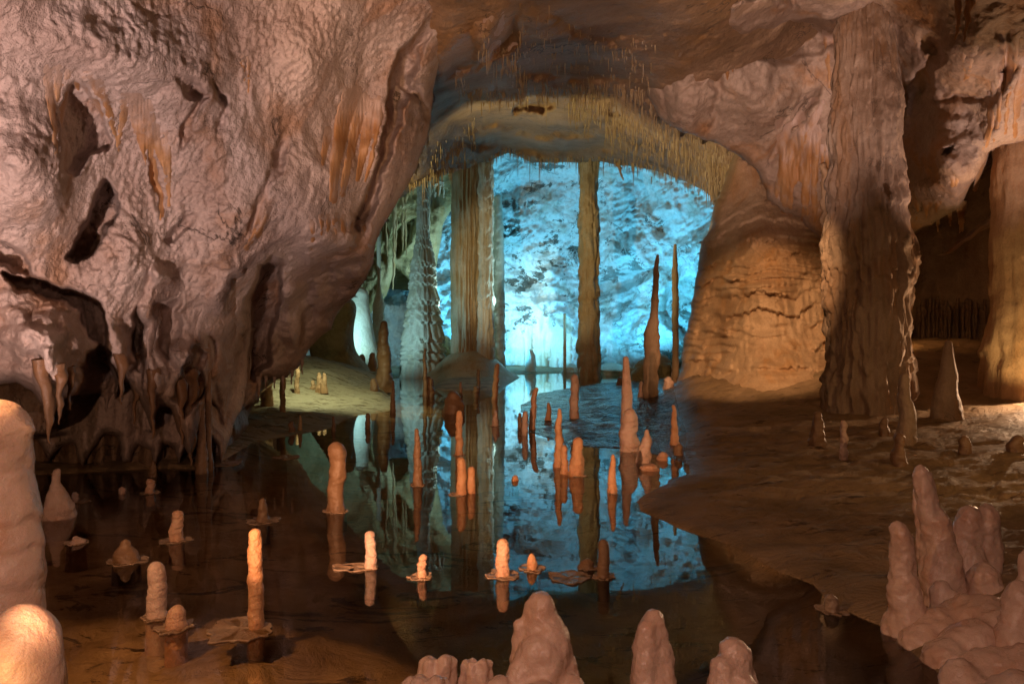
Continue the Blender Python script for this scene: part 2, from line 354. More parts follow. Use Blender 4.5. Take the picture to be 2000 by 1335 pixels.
# ---------------------------------------------------------------- the rock walls
LIP = [(690, 485), (740, 425), (765, 398), (800, 372), (840, 350), (880, 336), (930, 322), (958, 317), (972, 304), (985, 299), (1005, 304), (1040, 319), (1090, 317), (1140, 318), (1180, 316), (1230, 325),
       (1290, 336), (1340, 356), (1385, 378), (1400, 410), (1390, 480)]
LMP = [(-600, -450), (960, -450), (930, -50), (885, 60), (862, 110), (850, 160), (842, 230), (834, 275), (815, 320), (790, 372), (765, 410), (745, 452), (730, 490), (726, 520), (715, 545), (690, 585),
       (662, 605), (648, 640), (620, 665), (598, 688), (585, 712), (560, 738), (512, 738), (505, 765), (495, 785), (470, 800), (452, 795), (440, 835), (425, 800), (408, 780), (392, 830), (372, 900), (352, 850),
       (335, 800), (312, 790), (296, 840), (280, 800), (262, 770), (238, 730), (222, 790), (205, 830), (190, 770), (150, 770), (128, 775), (112, 800), (97, 850), (84, 800), (60, 760), (30, 745), (0, 752), (-80, 740), (-600, 760)]
lm_depth = rbf([(-500, -300, 4.2), (-500, 500, 5.2), (-500, 800, 5.6), (0, -100, 4.9), (0, 300, 6.0), (0, 600, 6.6), (0, 800, 6.8), (200, -100, 5.6), (200, 300, 7.0), (200, 600, 7.6), (200, 800, 7.8),
                (400, -100, 6.6), (400, 200, 7.8), (400, 500, 8.6), (400, 850, 9.0), (600, -100, 7.6), (600, 200, 9.0), (600, 450, 9.8), (600, 650, 11.4), (500, 750, 11.2), (720, 500, 11.0), (740, 300, 10.4),
                (840, 250, 11.8), (880, 50, 10.0), (900, -200, 8.2)])
LM_POCK = [([(118, 215), (140, 160), (165, 175), (207, 235), (212, 275), (205, 300), (175, 300), (150, 340), (118, 330)], .28, 5),
           ([(200, 348), (228, 375), (222, 420), (195, 480), (150, 510), (125, 505), (150, 470), (180, 400)], .9, 5),
           ([(10, 535), (60, 540), (110, 552), (155, 575), (195, 590), (212, 640), (205, 690), (180, 665), (150, 605), (90, 580), (30, 562)], .55, 6),
           ([(165, 690), (190, 680), (215, 700), (230, 760), (240, 900), (160, 900), (158, 760)], 1.2, 7),
           ([(485, 590), (505, 525), (535, 503), (555, 520), (540, 600), (530, 680), (500, 740), (465, 740), (478, 650)], 1.1, 9),
           ([(312, 605), (350, 585), (352, 640), (335, 700), (318, 680)], .45, 7),
           ([(340, 780), (380, 680), (400, 690), (396, 770), (362, 815)], .8, 7),
           ([(255, 660), (272, 600), (285, 640), (270, 720)], .4, 6),
           ([(-20, 470), (20, 480), (60, 515), (65, 540), (30, 530), (-20, 505)], .35, 6),
           ([(290, 290), (308, 330), (316, 420), (300, 380), (285, 320)], .3, 5),
           ([(318, 470), (365, 418), (385, 420), (360, 450), (335, 478)], .22, 6),
           ]
def lm_feat(x, y):
    x, y = warp(x, y)
    d = 0
    for i, (pl, dp, fe) in enumerate(LM_POCK): d = d + dp * pocket(x, y, pl, fe, 20 + i)
    for b in ((60, 330, 110, 120, 0, .55), (300, 130, 190, 90, 15, .5), (110, 690, 90, 100, 0, .6), (430, 300, 120, 110, 30, .35), (590, 380, 120, 90, -20, .45), (660, 470, 90, 45, 0, .5), (250, 520, 70, 90, 0, .35),
              (780, 230, 45, 130, 12, .5), (620, 130, 80, 100, 0, .4), (430, 560, 70, 90, 10, .3), (360, 740, 50, 100, 0, .4), (470, 460, 80, 60, 40, .25)):
        d = d - 1.4 * b[5] * blob(x, y, *b[:5])
    for i, b in enumerate(((640, 600, 90, 60, -35, .8), (450, 800, 60, 50, 0, .5))): d = d + b[5] * blob(x, y, *b[:5])
    # the long crevice beside the arch, and lesser ones
    for ln, w, a in (([(842, 40), (800, 110), (772, 200), (748, 330), (715, 410), (705, 480)], 17, .9), ([(785, 150), (820, 195), (842, 235)], 11, .5), ([(705, 425), (690, 440), (700, 470)], 13, .6),
                     ([(345, 150), (395, 190), (370, 250), (350, 290)], 12, .25), ([(420, 160), (440, 200), (425, 260)], 10, .2), ([(560, 260), (540, 330), (500, 420), (480, 470)], 12, .2)):
        d = d + a * ridge(x, y, ln, w, w * .7)
    # flowing folds in the lower curtain
    for ln, w0, w1, a in (([(90, 640), (100, 740), (97, 850)], 40, 10, .5), ([(215, 620), (240, 700), (236, 780)], 28, 9, .4), ([(290, 640), (300, 740), (296, 840)], 34, 10, .45), ([(375, 640), (380, 760), (372, 900)], 36, 10, .6),
                          ([(425, 620), (440, 700), (440, 830)], 26, 8, .4), ([(330, 520), (300, 560), (285, 640)], 24, 12, .3), ([(455, 500), (440, 560), (425, 640)], 26, 14, .3), ([(30, 590), (40, 660), (42, 740)], 40, 14, .35),
                          ([(560, 560), (575, 620), (570, 700)], 26, 14, .35), ([(620, 540), (630, 590), (620, 650)], 22, 14, .3)):
        d = d - a * ridge(x, y, ln, w0, w1)
    return d
def lm_disp(w):
    low = ss(2.6, .6, w[:, 2])
    fold = fbm(w * np.array([2.2, 1.5, .35]), 3, .5, 4)
    return .55 * fbm(w * .5, 4, .5, 1) + .13 * fbm(w * 1.7, 4, .55, 2) + .22 * low * fold - (.03 + .10 * ss(-.3, .3, fbm(w * .8, 2, .5, 8))) * billow(w * np.array([10.0, 10.0, 8.0]) + .8 * np.c_[fbm(w * 3, 2, .5, 9), fbm(w * 3, 2, .5, 10), fbm(w * 3, 2, .5, 14)], 3, .6, 3) * (1 - .5 * low) + .012 * fbm(w * 20, 2, .5, 7)
LM = relief('cave_wall', (-420, 960, -220, 930), 2.6, LMP, lm_depth, M['left'], lm_feat, lm_disp, roll=.5, rollw=26, back=4.5, margin=45, seed=31, label='pinkish knobbly rock wall overhanging the left side of the pool')

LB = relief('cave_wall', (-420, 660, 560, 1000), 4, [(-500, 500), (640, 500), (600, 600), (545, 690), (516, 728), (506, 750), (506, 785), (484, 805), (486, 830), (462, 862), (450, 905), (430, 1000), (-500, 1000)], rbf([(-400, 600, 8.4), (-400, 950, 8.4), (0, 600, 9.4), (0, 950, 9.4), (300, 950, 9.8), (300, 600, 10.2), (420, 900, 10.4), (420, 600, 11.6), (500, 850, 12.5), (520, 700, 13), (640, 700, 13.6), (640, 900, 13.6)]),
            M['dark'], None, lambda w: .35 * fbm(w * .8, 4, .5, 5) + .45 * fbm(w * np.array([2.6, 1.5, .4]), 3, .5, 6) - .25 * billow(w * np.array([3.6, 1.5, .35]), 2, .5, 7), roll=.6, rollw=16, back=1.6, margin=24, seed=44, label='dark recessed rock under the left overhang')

relief('cave_wall', (-420, 520, 640, 960), 3, [(-500, 640), (500, 640), (488, 740), (470, 800), (458, 830), (440, 880), (432, 906), (424, 870), (412, 850), (402, 918), (392, 926), (384, 880), (366, 868), (350, 905), (338, 872), (318, 866), (304, 915), (292, 880), (270, 868), (255, 900), (238, 902), (228, 850), (204, 845), (180, 880), (160, 912), (142, 868), (120, 872), (95, 898), (70, 850), (20, 870), (-60, 860), (-500, 880)],
       rbf([(-400, 640, 7.2), (-400, 880, 7.3), (0, 640, 8.5), (0, 880, 8.6), (200, 640, 9.2), (200, 880, 9.1), (400, 640, 10.0), (400, 900, 9.4), (480, 700, 11.2), (460, 880, 10.2)]), M['left'], None,
       lambda w: .22 * fbm(w * .8, 4, .5, 55) + .40 * fbm(w * np.array([2.4, 1.5, .35]), 3, .5, 56) - .22 * billow(w * np.array([4.0, 1.5, .3]), 2, .5, 57) - .04 * billow(w * 8, 3, .55, 58), roll=.35, rollw=16, back=.8, margin=20, jit=5, seed=58, label='folded brown rock curtain dropping almost to the dark water under the left overhang')

CEP = [(480, -450), (1760, -450), (1760, 470), (1560, 480), (1420, 640), (1388, 640)] + LIP[::-1] + [(560, 620), (480, 300)]
ce_depth = rbf([(900, 0, 9.0), (860, -120, 8.0), (870, 70, 10.0), (890, 110, 10.9), (930, 60, 10.2), (960, 0, 9.2), (955, 150, 14.5), (862, 165, 13.2), (1255, 60, 12.8), (1265, 150, 15.6), (1300, 190, 16.6), (1100, 0, 9.6), (1300, 0, 10.6), (1450, 0, 12.2), (900, -350, 6.2), (1300, -350, 7), (1700, -350, 9.5), (1100, 100, 14), (1300, 100, 13.9), (900, 200, 19), (1100, 180, 19), (1300, 240, 19.5), (820, 330, 22), (900, 300, 26.5),
                (990, 299, 31), (1100, 250, 25), (1150, 318, 31), (1300, 300, 25), (1300, 335, 28), (1400, 380, 23), (1420, 300, 20.5), (1480, 330, 20), (760, 400, 23), (700, 480, 22), (1400, 600, 22), (600, 300, 20), (700, 100, 14), (1600, 400, 20.5), (1550, 200, 18), (1700, 0, 15), (560, 500, 20)])
def ce_feat(x, y):
    x, y = warp(x, y)
    d = 1.6 * pocket(x, y, [(1008, 215), (1020, 192), (1040, 183), (1058, 190), (1085, 200), (1082, 212), (1060, 220), (1030, 216)], 5, 60) + 1.0 * pocket(x, y, [(1185, 225), (1200, 218), (1215, 228), (1195, 234)], 4, 61)
    d = d + .8 * ridge(x, y, [(870, 155), (900, 135), (950, 115), (1000, 80), (1010, 20)], 12, 10)
    for ln, a in (([(890, 160), (960, 190), (1060, 175), (1180, 172), (1260, 180)], .9), ([(1100, 205), (1240, 215), (1340, 265), (1440, 320)], .7), ([(1010, 10), (1060, 60), (1150, 90), (1280, 95)], .5), ([(960, 20), (950, 90), (900, 160)], .5)):
        d = d - a * ridge(x, y, ln, 22, 18)
    # ribbed brow right above the opening
    d = d - .35 * np.sin((y + .35 * np.abs(x - 1050) * .6) * .16 + np.sin(x * .02) * 1.5) * ss(200, 250, y) * ss(860, 930, x) * ss(1260, 1180, x)
    return d
CE = relief('cave_ceiling', (480, 1720, -260, 660), 3.2, CEP, ce_depth, M['ceil'], ce_feat, lambda w: .5 * fbm(w * .35, 4, .5, 11) + .28 * fbm(w * np.array([1.1, .5, 1.1]), 4, .55, 12) - .24 * billow(w * np.array([3.4, 2.2, 3.4]), 4, .62, 13),
            roll=.7, rollw=16, back=3.0, margin=30, jit=5, seed=32, label='brown cave ceiling arching over the opening to the lit chamber')

RWP = [(1225, -450), (1238, 40), (1262, 175), (1290, 232), (1330, 262), (1395, 278), (1440, 300), (1482, 335), (1500, 392), (1560, 425), (1600, 475), (1650, 525), (1760, 505), (1785, 455), (1830, 430), (1880, 407), (1902, 350), (1925, 302), (1960, 284), (2600, 260), (2600, -450)]
rw_depth = rbf([(1260, 150, 16), (1300, 250, 16.6), (1400, 270, 17), (1480, 330, 17.4), (1600, 450, 17.6), (1700, 300, 16.2), (1700, 500, 17.0), (1700, 100, 14.6), (1700, 0, 13.2), (1500, 100, 15.2), (1400, 0, 12.4), (1300, 0, 10.8), (1850, 300, 14.2), (1850, 420, 15.0),
                (1850, 100, 12.8), (1850, 0, 11.3), (2000, 0, 10.4), (2000, 250, 13.2), (2400, 0, 9), (2400, 300, 12), (1500, -300, 9), (2000, -300, 8)])
def rw_feat(x, y):
    x, y = warp(x, y)
    d = -.9 * ss(0, 1, ridge(x, y, [(1380, 60), (1480, 30), (1560, 15), (1700, -10)], 42, 40)) + .9 * ridge(x, y, [(1390, 95), (1500, 85), (1600, 75), (1680, 70)], 34, 26)
    for b in ((1480, 200, 90, 70, 20, .9), (1340, 200, 50, 70, 0, .6), (1620, 260, 60, 90, 10, .6), (1850, 320, 75, 95, -20, 1.0), (1880, 110, 80, 70, 0, .7), (1960, 220, 40, 90, 15, .5), (1570, 370, 50, 70, 0, .4)): d = d - b[5] * blob(x, y, *b[:5])
    for ln, w, a in (([(1495, 320), (1540, 250), (1590, 190), (1600, 150)], 14, .7), ([(1400, 90), (1402, 180), (1395, 250)], 10, .4), ([(1790, 230), (1800, 150), (1830, 110), (1800, 60)], 18, .8), ([(1850, 290), (1860, 300)], 16, .6), ([(1330, 180), (1400, 140)], 9, .35), ([(1800, 200), (1870, 190), (1950, 200)], 8, .3), ([(1960, 40), (1970, 130), (1950, 190)], 14, .5)):
        d = d + .55 * a * ridge(x, y, ln, w, w * .7)
    return d
RW = relief('cave_wall', (1220, 2460, -220, 540), 3.2, RWP, rw_depth, M['right'], rw_feat, lambda w: .35 * fbm(w * .45, 4, .5, 21) + .14 * fbm(w * np.array([2.4, 1.6, 1.0]), 4, .55, 22) - .09 * billow(w * 4.5, 3, .55, 23),
            roll=.3, rollw=20, back=3.5, margin=45, seed=33, jit=8, label='cream bulging rock wall high on the right')
FIN = [(1843, 497), (1862, 478), (1890, 458), (1918, 432), (1938, 412), (1948, 380), (1944, 340), (1960, 315), (2010, 300), (2100, 290), (2100, 420), (2000, 425), (1950, 440), (1918, 452), (1885, 475), (1858, 494)]
relief('cave_wall', (1830, 2110, 280, 510), 3, FIN, lambda x, y: 15.4 + .0 * x, M['right'], lambda x, y: -.4 * blob(x, y, 1930, 430, 60, 40, -40), lambda w: .2 * fbm(w * .9, 4, .5, 25) - .08 * billow(w * 5, 3, .5, 26), roll=.35, rollw=18, back=1.5, margin=25, seed=34,
       label='tapering rock fin hanging low beside the right hand column')
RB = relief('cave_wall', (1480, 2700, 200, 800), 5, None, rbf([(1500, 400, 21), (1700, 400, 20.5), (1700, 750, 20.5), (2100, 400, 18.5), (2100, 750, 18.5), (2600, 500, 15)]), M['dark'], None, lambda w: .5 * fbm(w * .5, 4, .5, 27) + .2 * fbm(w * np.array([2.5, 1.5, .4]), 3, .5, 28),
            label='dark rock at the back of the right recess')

def bw_disp(w):
    q = np.c_[w[:, 0] * .8 + w[:, 2] * .55, w[:, 1] * .6, w[:, 2] * .95 - w[:, 0] * .5]          # tilted beds
    q = q + 1.1 * np.c_[fbm(w * .28, 3, .5, 48), fbm(w * .28, 3, .5, 49), fbm(w * .28, 3, .5, 50)]
    qa = q * np.array([.62, .6, .95])
    rid = 1 - np.abs(perlin(qa * 1.1 + 3)) * 2.2; rid2 = 1 - np.abs(perlin(qa * 2.7 + 9)) * 2.2; rid3 = 1 - np.abs(perlin(qa * 6.3 + 5)) * 2.2
    g = .08 + 1.1 * ss(-.25, .35, fbm(w * .3, 2, .5, 47))
    return 1.2 * fbm(w * np.array([.2, .3, .2]), 4, .55, 41) + .6 * fbm(q * .9, 5, .62, 42) - g * (.36 * rid + .20 * rid2 + .11 * rid3) - .16 * billow(w * 3.2, 3, .6, 43)
BW = relief('cave_wall', (540, 1580, 120, 770), 2.6, None, rbf([(600, 150, 33), (600, 330, 37), (600, 700, 38), (900, 150, 33), (900, 300, 39), (900, 700, 42), (1080, 150, 33), (1080, 330, 41), (1080, 500, 43.5), (1080, 700, 42.5), (1300, 150, 31), (1300, 320, 37), (1300, 500, 39.5), (1350, 700, 38.5), (1500, 200, 29), (1500, 500, 34), (1560, 700, 33)]),
            M['back'], lambda x, y: 1.3 * pocket(x, y, [(1290, 610), (1310, 560), (1350, 545), (1390, 560), (1390, 680), (1330, 660)], 10, 70) + .9 * pocket(x, y, [(1130, 570), (1200, 540), (1290, 520), (1260, 545), (1190, 575), (1150, 590)], 7, 71)
            - 1.2 * blob(x, y, 1220, 640, 80, 50) - 1.0 * blob(x, y, 1230, 480, 70, 50, 20) - .8 * blob(x, y, 1050, 590, 60, 40, -30) - 1.0 * blob(x, y, 1060, 410, 70, 50, -20),
            bw_disp, label='white calcite wall of the cyan lit chamber behind')
CLP = [(540, 200), (905, 200), (900, 330), (890, 395), (866, 440), (852, 520), (838, 590), (815, 600), (797, 548), (772, 520), (756, 575), (740, 590), (700, 640), (540, 660)]
CL = relief('cave_wall', (540, 920, 180, 680), 3.2, CLP, rbf([(600, 300, 33), (600, 600, 34), (800, 300, 34.5), (800, 500, 35.5), (880, 300, 35.5), (880, 560, 37), (760, 620, 36)]), M['cham'],
            lambda x, y: 1.2 * pocket(x, y, [(765, 470), (780, 440), (810, 430), (800, 470), (775, 500)], 6, 72) - .8 * blob(x, y, 860, 420, 30, 60) - .6 * blob(x, y, 790, 560, 40, 40),
            lambda w: .6 * fbm(w * .4, 4, .55, 45) + .3 * fbm(w * np.array([1.6, 1, .6]), 4, .55, 46), roll=.6, rollw=14, back=2, margin=22, seed=35, label='olive rock curtain on the left of the lit chamber')

# ---------------------------------------------------------------- dripstone
PROF = {'candle': [(0, 1.12), (.08, 1.0), (.35, 1.02), (.6, .9), (.8, .92), (1, .74)],
        'taper': [(0, 1.2), (.15, 1.0), (.5, .85), (.8, .62), (1, .4)],
        'cone': [(0, 1.0), (.2, .85), (.5, .6), (.8, .36), (1, .2)],
        'bottle': [(0, 1.0), (.15, .95), (.4, .72), (.6, .4), (.7, .25), (1, .2)],
        'nub': [(0, 1.1), (.3, 1.0), (.7, .85), (1, .62)],
        'head': [(0, 1.1), (.3, 1.0), (.5, .85), (.68, .62), (.85, .66), (1, .5)],
        'knob': [(0, .9), (.2, 1.05), (.36, .75), (.55, 1.0), (.7, .7), (.85, .85), (1, .6)],
        'needle': [(0, 1.0), (.45, 1.05), (.55, .7), (.6, .5), (.85, .42), (1, .2)],
        'col': [(0, 1.1), (.1, 1.0), (.5, .96), (1, 1.0)]}
def stal_mesh(name, h, r0, prof, seed=0, seg=30, rings=64, bend=(0, 0), rough=.22, flute=0, flk=3.0, tiers=0, ta=.12, below=.35, flat=False, wob=.3, squash=1.0, drip=.35, closed=False, flz=.14, edge=.16):
    pr = PROF[prof] if isinstance(prof, str) else prof
    s = np.linspace(0, 1, rings); t = s if flat else 1 - (1 - s) ** 1.35
    pt, pv = zip(*pr); tt = np.linspace(0, 1, 201); rv = np.interp(tt, pt, pv); k = np.hanning(23); k /= k.sum()
    rv = np.convolve(np.pad(rv, 11, mode='edge'), k, 'valid'); r = np.interp(t, tt, rv) * r0
    if not flat:
        cap = min(.5, rv[-1] * r0 * 1.15 / max(h, 1e-6)); q = np.clip((t - (1 - cap)) / cap, 0, 1); r = r * np.sqrt(np.clip(1 - q ** 2.2, 0, 1))
    if below: t = np.r_[-below / h, t]; r = np.r_[r[0] * 1.08, r]
    n = len(t); th = np.linspace(0, 2 * PI, seg, endpoint=False)
    T, TH = np.meshgrid(t, th, indexing='ij'); R = np.repeat(r[:, None], seg, 1)
    c, s_ = np.cos(TH), np.sin(TH); Z = T * h; sd = seed * 3.7
    p = np.stack([c * R / r0 * .9 + sd, s_ * R / r0 * .9, Z / r0 * .8 + sd], -1).reshape(-1, 3)
    fac = 1 + rough * 1.5 * fbm(p, 3, .5, seed % 7).reshape(R.shape) + rough * .35 * (.4 - billow(p * 3.1, 2, .6, 3).reshape(R.shape))
    if flute:
        q = np.stack([c * flk + sd, s_ * flk, Z / r0 * flz], -1).reshape(-1, 3)
        fac = fac + flute * (.5 - 2.2 * billow(q, 2, .5, 3).reshape(R.shape))
    if tiers:
        q = np.stack([c * flk * .9 + sd, s_ * flk * .9, Z * 0], -1).reshape(-1, 3)
        q2 = np.stack([c * .8 + sd, s_ * .8, Z * 0 + 4], -1).reshape(-1, 3)
        u = T * tiers + drip * fbm(q, 2, .6, 5).reshape(R.shape) + .7 * fbm(q2, 1, .5, 1).reshape(R.shape) + .25 * np.sin(T * tiers * 2.1 + sd)
        fr = u - np.floor(u); fac = fac + ta * ((1 - fr) ** .8 - .5) * np.minimum(1, fr / edge)
    R = R * np.clip(fac, .35, 1.9)
    wv = lambda k: perlin(np.c_[t * 2.2 * max(1, h / r0 / 6) + sd, np.full(n, k), np.full(n, 1.7)])
    ox = bend[0] * np.clip(t, 0, 1) ** 1.6 + wob * r0 * wv(.3) * np.clip(t * 3, 0, 1); oy = bend[1] * np.clip(t, 0, 1) ** 1.6 + wob * r0 * wv(6.3) * np.clip(t * 3, 0, 1)
    V = np.stack([R * c + ox[:, None], R * s_ * squash + oy[:, None], Z], -1).reshape(-1, 3)
    fc = grid_faces(n, seg, True)
    V = np.r_[V, [[ox[-1], oy[-1], h]]]
    a = np.arange(seg); tip = np.stack([(n - 1) * seg + a, (n - 1) * seg + (a + 1) % seg, np.full(seg, n * seg)], -1)
    me = bpy.data.meshes.new(name)
    if closed: V = np.r_[V, [[0, 0, t[0] * h]]]; tip2 = [(int(q), len(V) - 1, int((q + 1) % seg)) for q in a]
    faces = ([] if not closed else tip2) + [tuple(f) for f in fc] + [(int(x[0]), int(x[1]), int(x[2])) for x in tip]
    me.from_pydata(V.tolist(), [], faces); me.polygons.foreach_set('use_smooth', np.ones(len(faces), bool)); me.update()
    return me
def rim_mesh(rx, ry, seed, off=(0, 0), z=.003, th=.010):
    seg = 72; fr = np.array([.0, .3, .6, .85, .93, .98, 1.0, .97, .6]); zz = np.array([.0, .0, .0, 0, .003, .006, .001, -th, -th]) + z
    a = np.linspace(0, 2 * PI, seg, endpoint=False); p = np.c_[np.cos(a) * 1.3 + seed * 2.1, np.sin(a) * 1.3, np.full(seg, seed * .7)]
    e = .9 + .6 * fbm(p, 3, .55, 2) + .25 * billow(p * 3.5, 2, .5, 4)
    V = np.stack([fr[:, None] * rx * e * np.cos(a) + off[0], fr[:, None] * ry * e * np.sin(a) + off[1], np.repeat(zz[:, None], seg, 1) + .004 * np.sin(a * 5 + seed)], -1)
    pn = V.reshape(-1, 3) * 22 + seed; V[..., 2] += (.006 * fbm(pn, 2, .5, 1)).reshape(V.shape[:2]) * (fr[:, None] < .95)
    return mesh('rim', V.reshape(-1, 3), grid_faces(len(fr), seg, True))

SEED = [100]
def stalagmite(label, px, base, top, w, prof='candle', mat='candle', rim=0, bend=0, group=None, rimoff=(0, 0), rimry=None, D=None, name='stalagmite', cat='stalagmite', **kw):
    SEED[0] += 1
    if D is None: x, y, z = on_ground(px, base)
    else: x, y = (px - CX) / F * D, D; z = CH - (base - CY) / F * D
    k = y / F; h = max(.02, (CH - (top - CY) * k) - z); r = w * .5 * k
    kw.setdefault('below', .22 if z < .01 else .12)
    q = random.Random(SEED[0]); kw.setdefault('rough', q.uniform(.2, .36)); kw.setdefault('wob', q.uniform(.15, .45)); bend = bend + q.uniform(-.025, .025) * (base - top)
    if h > 5 * r: kw.setdefault('tiers', q.choice([4, 6, 9, 12])); kw.setdefault('ta', q.uniform(.05, .12)); kw.setdefault('flk', 1.6)
    if mat == 'candle': mat = 'candle2' if 'orange' in label else 'candle3' if ('pink' in label or 'pale' in label) else q.choice(['candle', 'candle', 'candle2', 'candle3'])
    me = stal_mesh(name, h, r, prof, SEED[0], bend=(bend * k, 0), **kw)
    o = link(name, me, None, M[mat], (x, y, z)); tag(o, label, cat, group)
    if rim:
        link('rim', rim_mesh(rim * .44 * k, (rimry or rim * .5) * k if rimry else rim * .48 * k, SEED[0], (rimoff[0] * k, rimoff[1] * k)), o, M['rim'])
    return o
G1 = 'candle stalagmites standing in the pool'
S = stalagmite
# -- near and middle pool
S('tall candle stalagmite rising from a wide ragged calcite shelf, lit orange at its top', 500, 1224, 1031, 29, 'candle', rim=150, rimoff=(-28, -6), group=G1, bend=-6, rough=.2)
S('stout rounded stalagmite beside a smaller nub on its own shelf, left of the tall candle', 307, 1203, 1095, 37, 'candle', rim=62, group=G1, rough=.1)
S('short rounded nub on a scalloped calcite shelf at the foot of a stout stalagmite', 344, 1224, 1180, 38, 'nub', rim=84, group=G1, rough=.1)
S('small ribbed stalagmite with a thin shelf alone in the dark left water', 345, 1055, 996, 24, 'candle', rim=62, group=G1, tiers=6, ta=.1)
S('low brown mound with a nub on top, on a shelf in the dark water', 247, 1094, 1052, 54, [(0, 1), (.4, .8), (.65, .4), (1, .28)], 'candled', rim=86, group=G1, rough=.25)
S('tiny pink cone barely above the water on a flat shelf', 149, 1060, 1046, 34, 'cone', rim=42, group=G1)
S('bottle shaped stalagmite with a wide flowstone foot under the left wall', 112, 1010, 914, 62, 'bottle', group=G1, tiers=4, ta=.12, rough=.2)
S('small knob on a thin shelf right behind the bottle shaped stalagmite', 146, 980, 960, 15, 'nub', rim=42, group=G1, rimoff=(8, 0))
S('short stalagmite with a thin shelf near the dark left wall', 293, 962, 934, 17, 'candle', rim=42, group=G1)
S('tiny pale bump in the water near the dark left wall', 239, 963, 950, 14, 'nub', group=G1)
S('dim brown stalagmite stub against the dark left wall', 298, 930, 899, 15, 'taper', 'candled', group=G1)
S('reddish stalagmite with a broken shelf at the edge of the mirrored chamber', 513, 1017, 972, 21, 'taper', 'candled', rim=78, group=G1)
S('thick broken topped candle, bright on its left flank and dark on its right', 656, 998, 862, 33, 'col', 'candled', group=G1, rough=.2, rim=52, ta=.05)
S('smooth pink candle at the end of a long thin calcite raft', 724, 1109, 1036, 22, 'candle', rim=120, rimoff=(-32, 6), rimry=30, group=G1, bend=-2)
S('tall dark red candle with a pale tip in mid pool', 816, 947, 836, 17, 'taper', 'candled', rim=36, group=G1)
S('small bright knobbly stalagmite on a dark round shelf', 824, 1126, 1081, 18, 'knob', rim=56, group=G1, rough=.3, wob=.5)
S('bright craggy flat topped stalagmite on a round shelf, mirrored below', 981, 1123, 1051, 26, 'candle', rim=72, group=G1, rough=.3, wob=.3)
S('small egg shaped stalagmite on a round shelf', 1039, 1111, 1080, 21, [(0, .9), (.4, 1), (.75, .7), (1, .3)], rim=60, group=G1, rough=.06)
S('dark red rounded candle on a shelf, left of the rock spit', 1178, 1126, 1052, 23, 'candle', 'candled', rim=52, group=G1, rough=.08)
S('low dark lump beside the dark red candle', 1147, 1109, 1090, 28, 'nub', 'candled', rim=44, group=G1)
S('slim wavy pink candle behind a pair of orange ones', 897, 888, 801, 14, 'candle', rim=30, group=G1, rough=.22)
S('taller one of the orange pair touching in mid pool', 901, 965, 892, 19, 'candle', rim=42, rimoff=(-6, 0), group=G1, rough=.1)
S('shorter one of the orange pair touching in mid pool', 921, 962, 910, 17, 'candle', group=G1, rough=.1)
S('small peg with a pale tip in front of the pale column reflection', 967, 832, 801, 12, 'taper', rim=20, group=G1)
S('leaning orange peg at the foot of the column mound', 966, 782, 709, 11, 'candle', bend=5, group=G1)
S('thin dark peg on the column mound', 934, 764, 720, 7, 'candle', 'candled', group=G1)
S('small lumpy knob on the column mound', 929, 776, 753, 13, 'knob', 'candled', group=G1)
S('broad black lump standing in the water before the column mound', 885, 807, 762, 47, [(0, 1), (.35, .9), (.7, .55), (1, .25)], 'candled', group=G1, rough=.25)
S('thin dark spike rising behind the black lump', 900, 800, 745, 9, 'taper', 'candled', group=G1)
S('pink peg close in front of a dark one, left of a curved candle', 1025, 850, 802, 12, 'candle', group=G1)
S('dark peg tucked behind a small pink one', 1016, 836, 806, 9, 'nub', 'candled', group=G1)
S('slim curved candle with a dark hooked tip', 1039, 838, 756, 12, 'candle', bend=6, group=G1)
S('short orange peg alone on the wet flat', 1071, 820, 785, 11, 'taper', group=G1)
S('straight pink candle on the wet flat before the pale column', 1121, 816, 730, 17, 'candle', group=G1)
S('tall tapering orange candle at the edge of the wet flat', 1091, 912, 797, 17, 'taper', group=G1)
S('pale slim candle fused to the foot of a headed orange stalagmite', 1102, 925, 868, 14, 'candle', group=G1)
S('orange stalagmite with a rounded head and a hollow shadow', 1125, 928, 853, 29, 'head', group=G1, rim=36, rimoff=(4, 0))
S('tiny orange bump alone in the blue reflection', 1006, 938, 927, 13, 'nub', group=G1)
S('isolated orange candle left of the rock spit tip', 1196, 962, 886, 17, 'taper', group=G1, rim=26)
G2 = 'stalagmites on the right bank'
S('tallest pink stalagmite of the group at the pool bend', 1225, 858, 695, 25, 'taper', group=G2, rough=.08)
S('stubby layered stalagmite grown against the tallest pink one', 1229, 880, 797, 35, 'nub', group=G2, tiers=5, ta=.08)
S('lumpy tapering stalagmite with a little knob leaning right', 1257, 903, 838, 29, [(0, 1), (.4, .9), (.7, .6), (.85, .35), (1, .3)], bend=9, group=G2)
S('slim orange stalagmite with a dark foot on the bank', 1318, 868, 790, 15, 'taper', group=G2)
S('dark nub behind the slim orange stalagmite foot', 1325, 888, 866, 17, 'nub', 'candled', group=G2)
S('small reddish nub on the wet shore', 1294, 898, 881, 20, 'nub', group=G2)
S('low flat stub between lumpy stalagmite and spit', 1270, 917, 905, 34, 'nub', group=G2)
S('very tall needle stalagmite, thick dark foot and thin pink upper half', 1270, 773, 497, 28, 'needle', 'col', bend=9, group=G2, rings=70)
S('small stub at the foot of the tall dark needle', 1252, 773, 744, 11, 'nub', group=G2)
S('very slender tall orange stalagmite beside the flowstone mass', 1319, 738, 476, 13, [(0, 1.2), (.2, .9), (.5, 1), (.8, .9), (1, .4)], 'flow', bend=4, group=G2, rings=70, D=25)
S('squat pink block at the foot of the slender stalagmite', 1305, 756, 735, 19, 'nub', group=G2)
S('dark knob on the wet flat behind the tallest pink stalagmite', 1210, 752, 736, 13, 'nub', 'candled', group=G2)
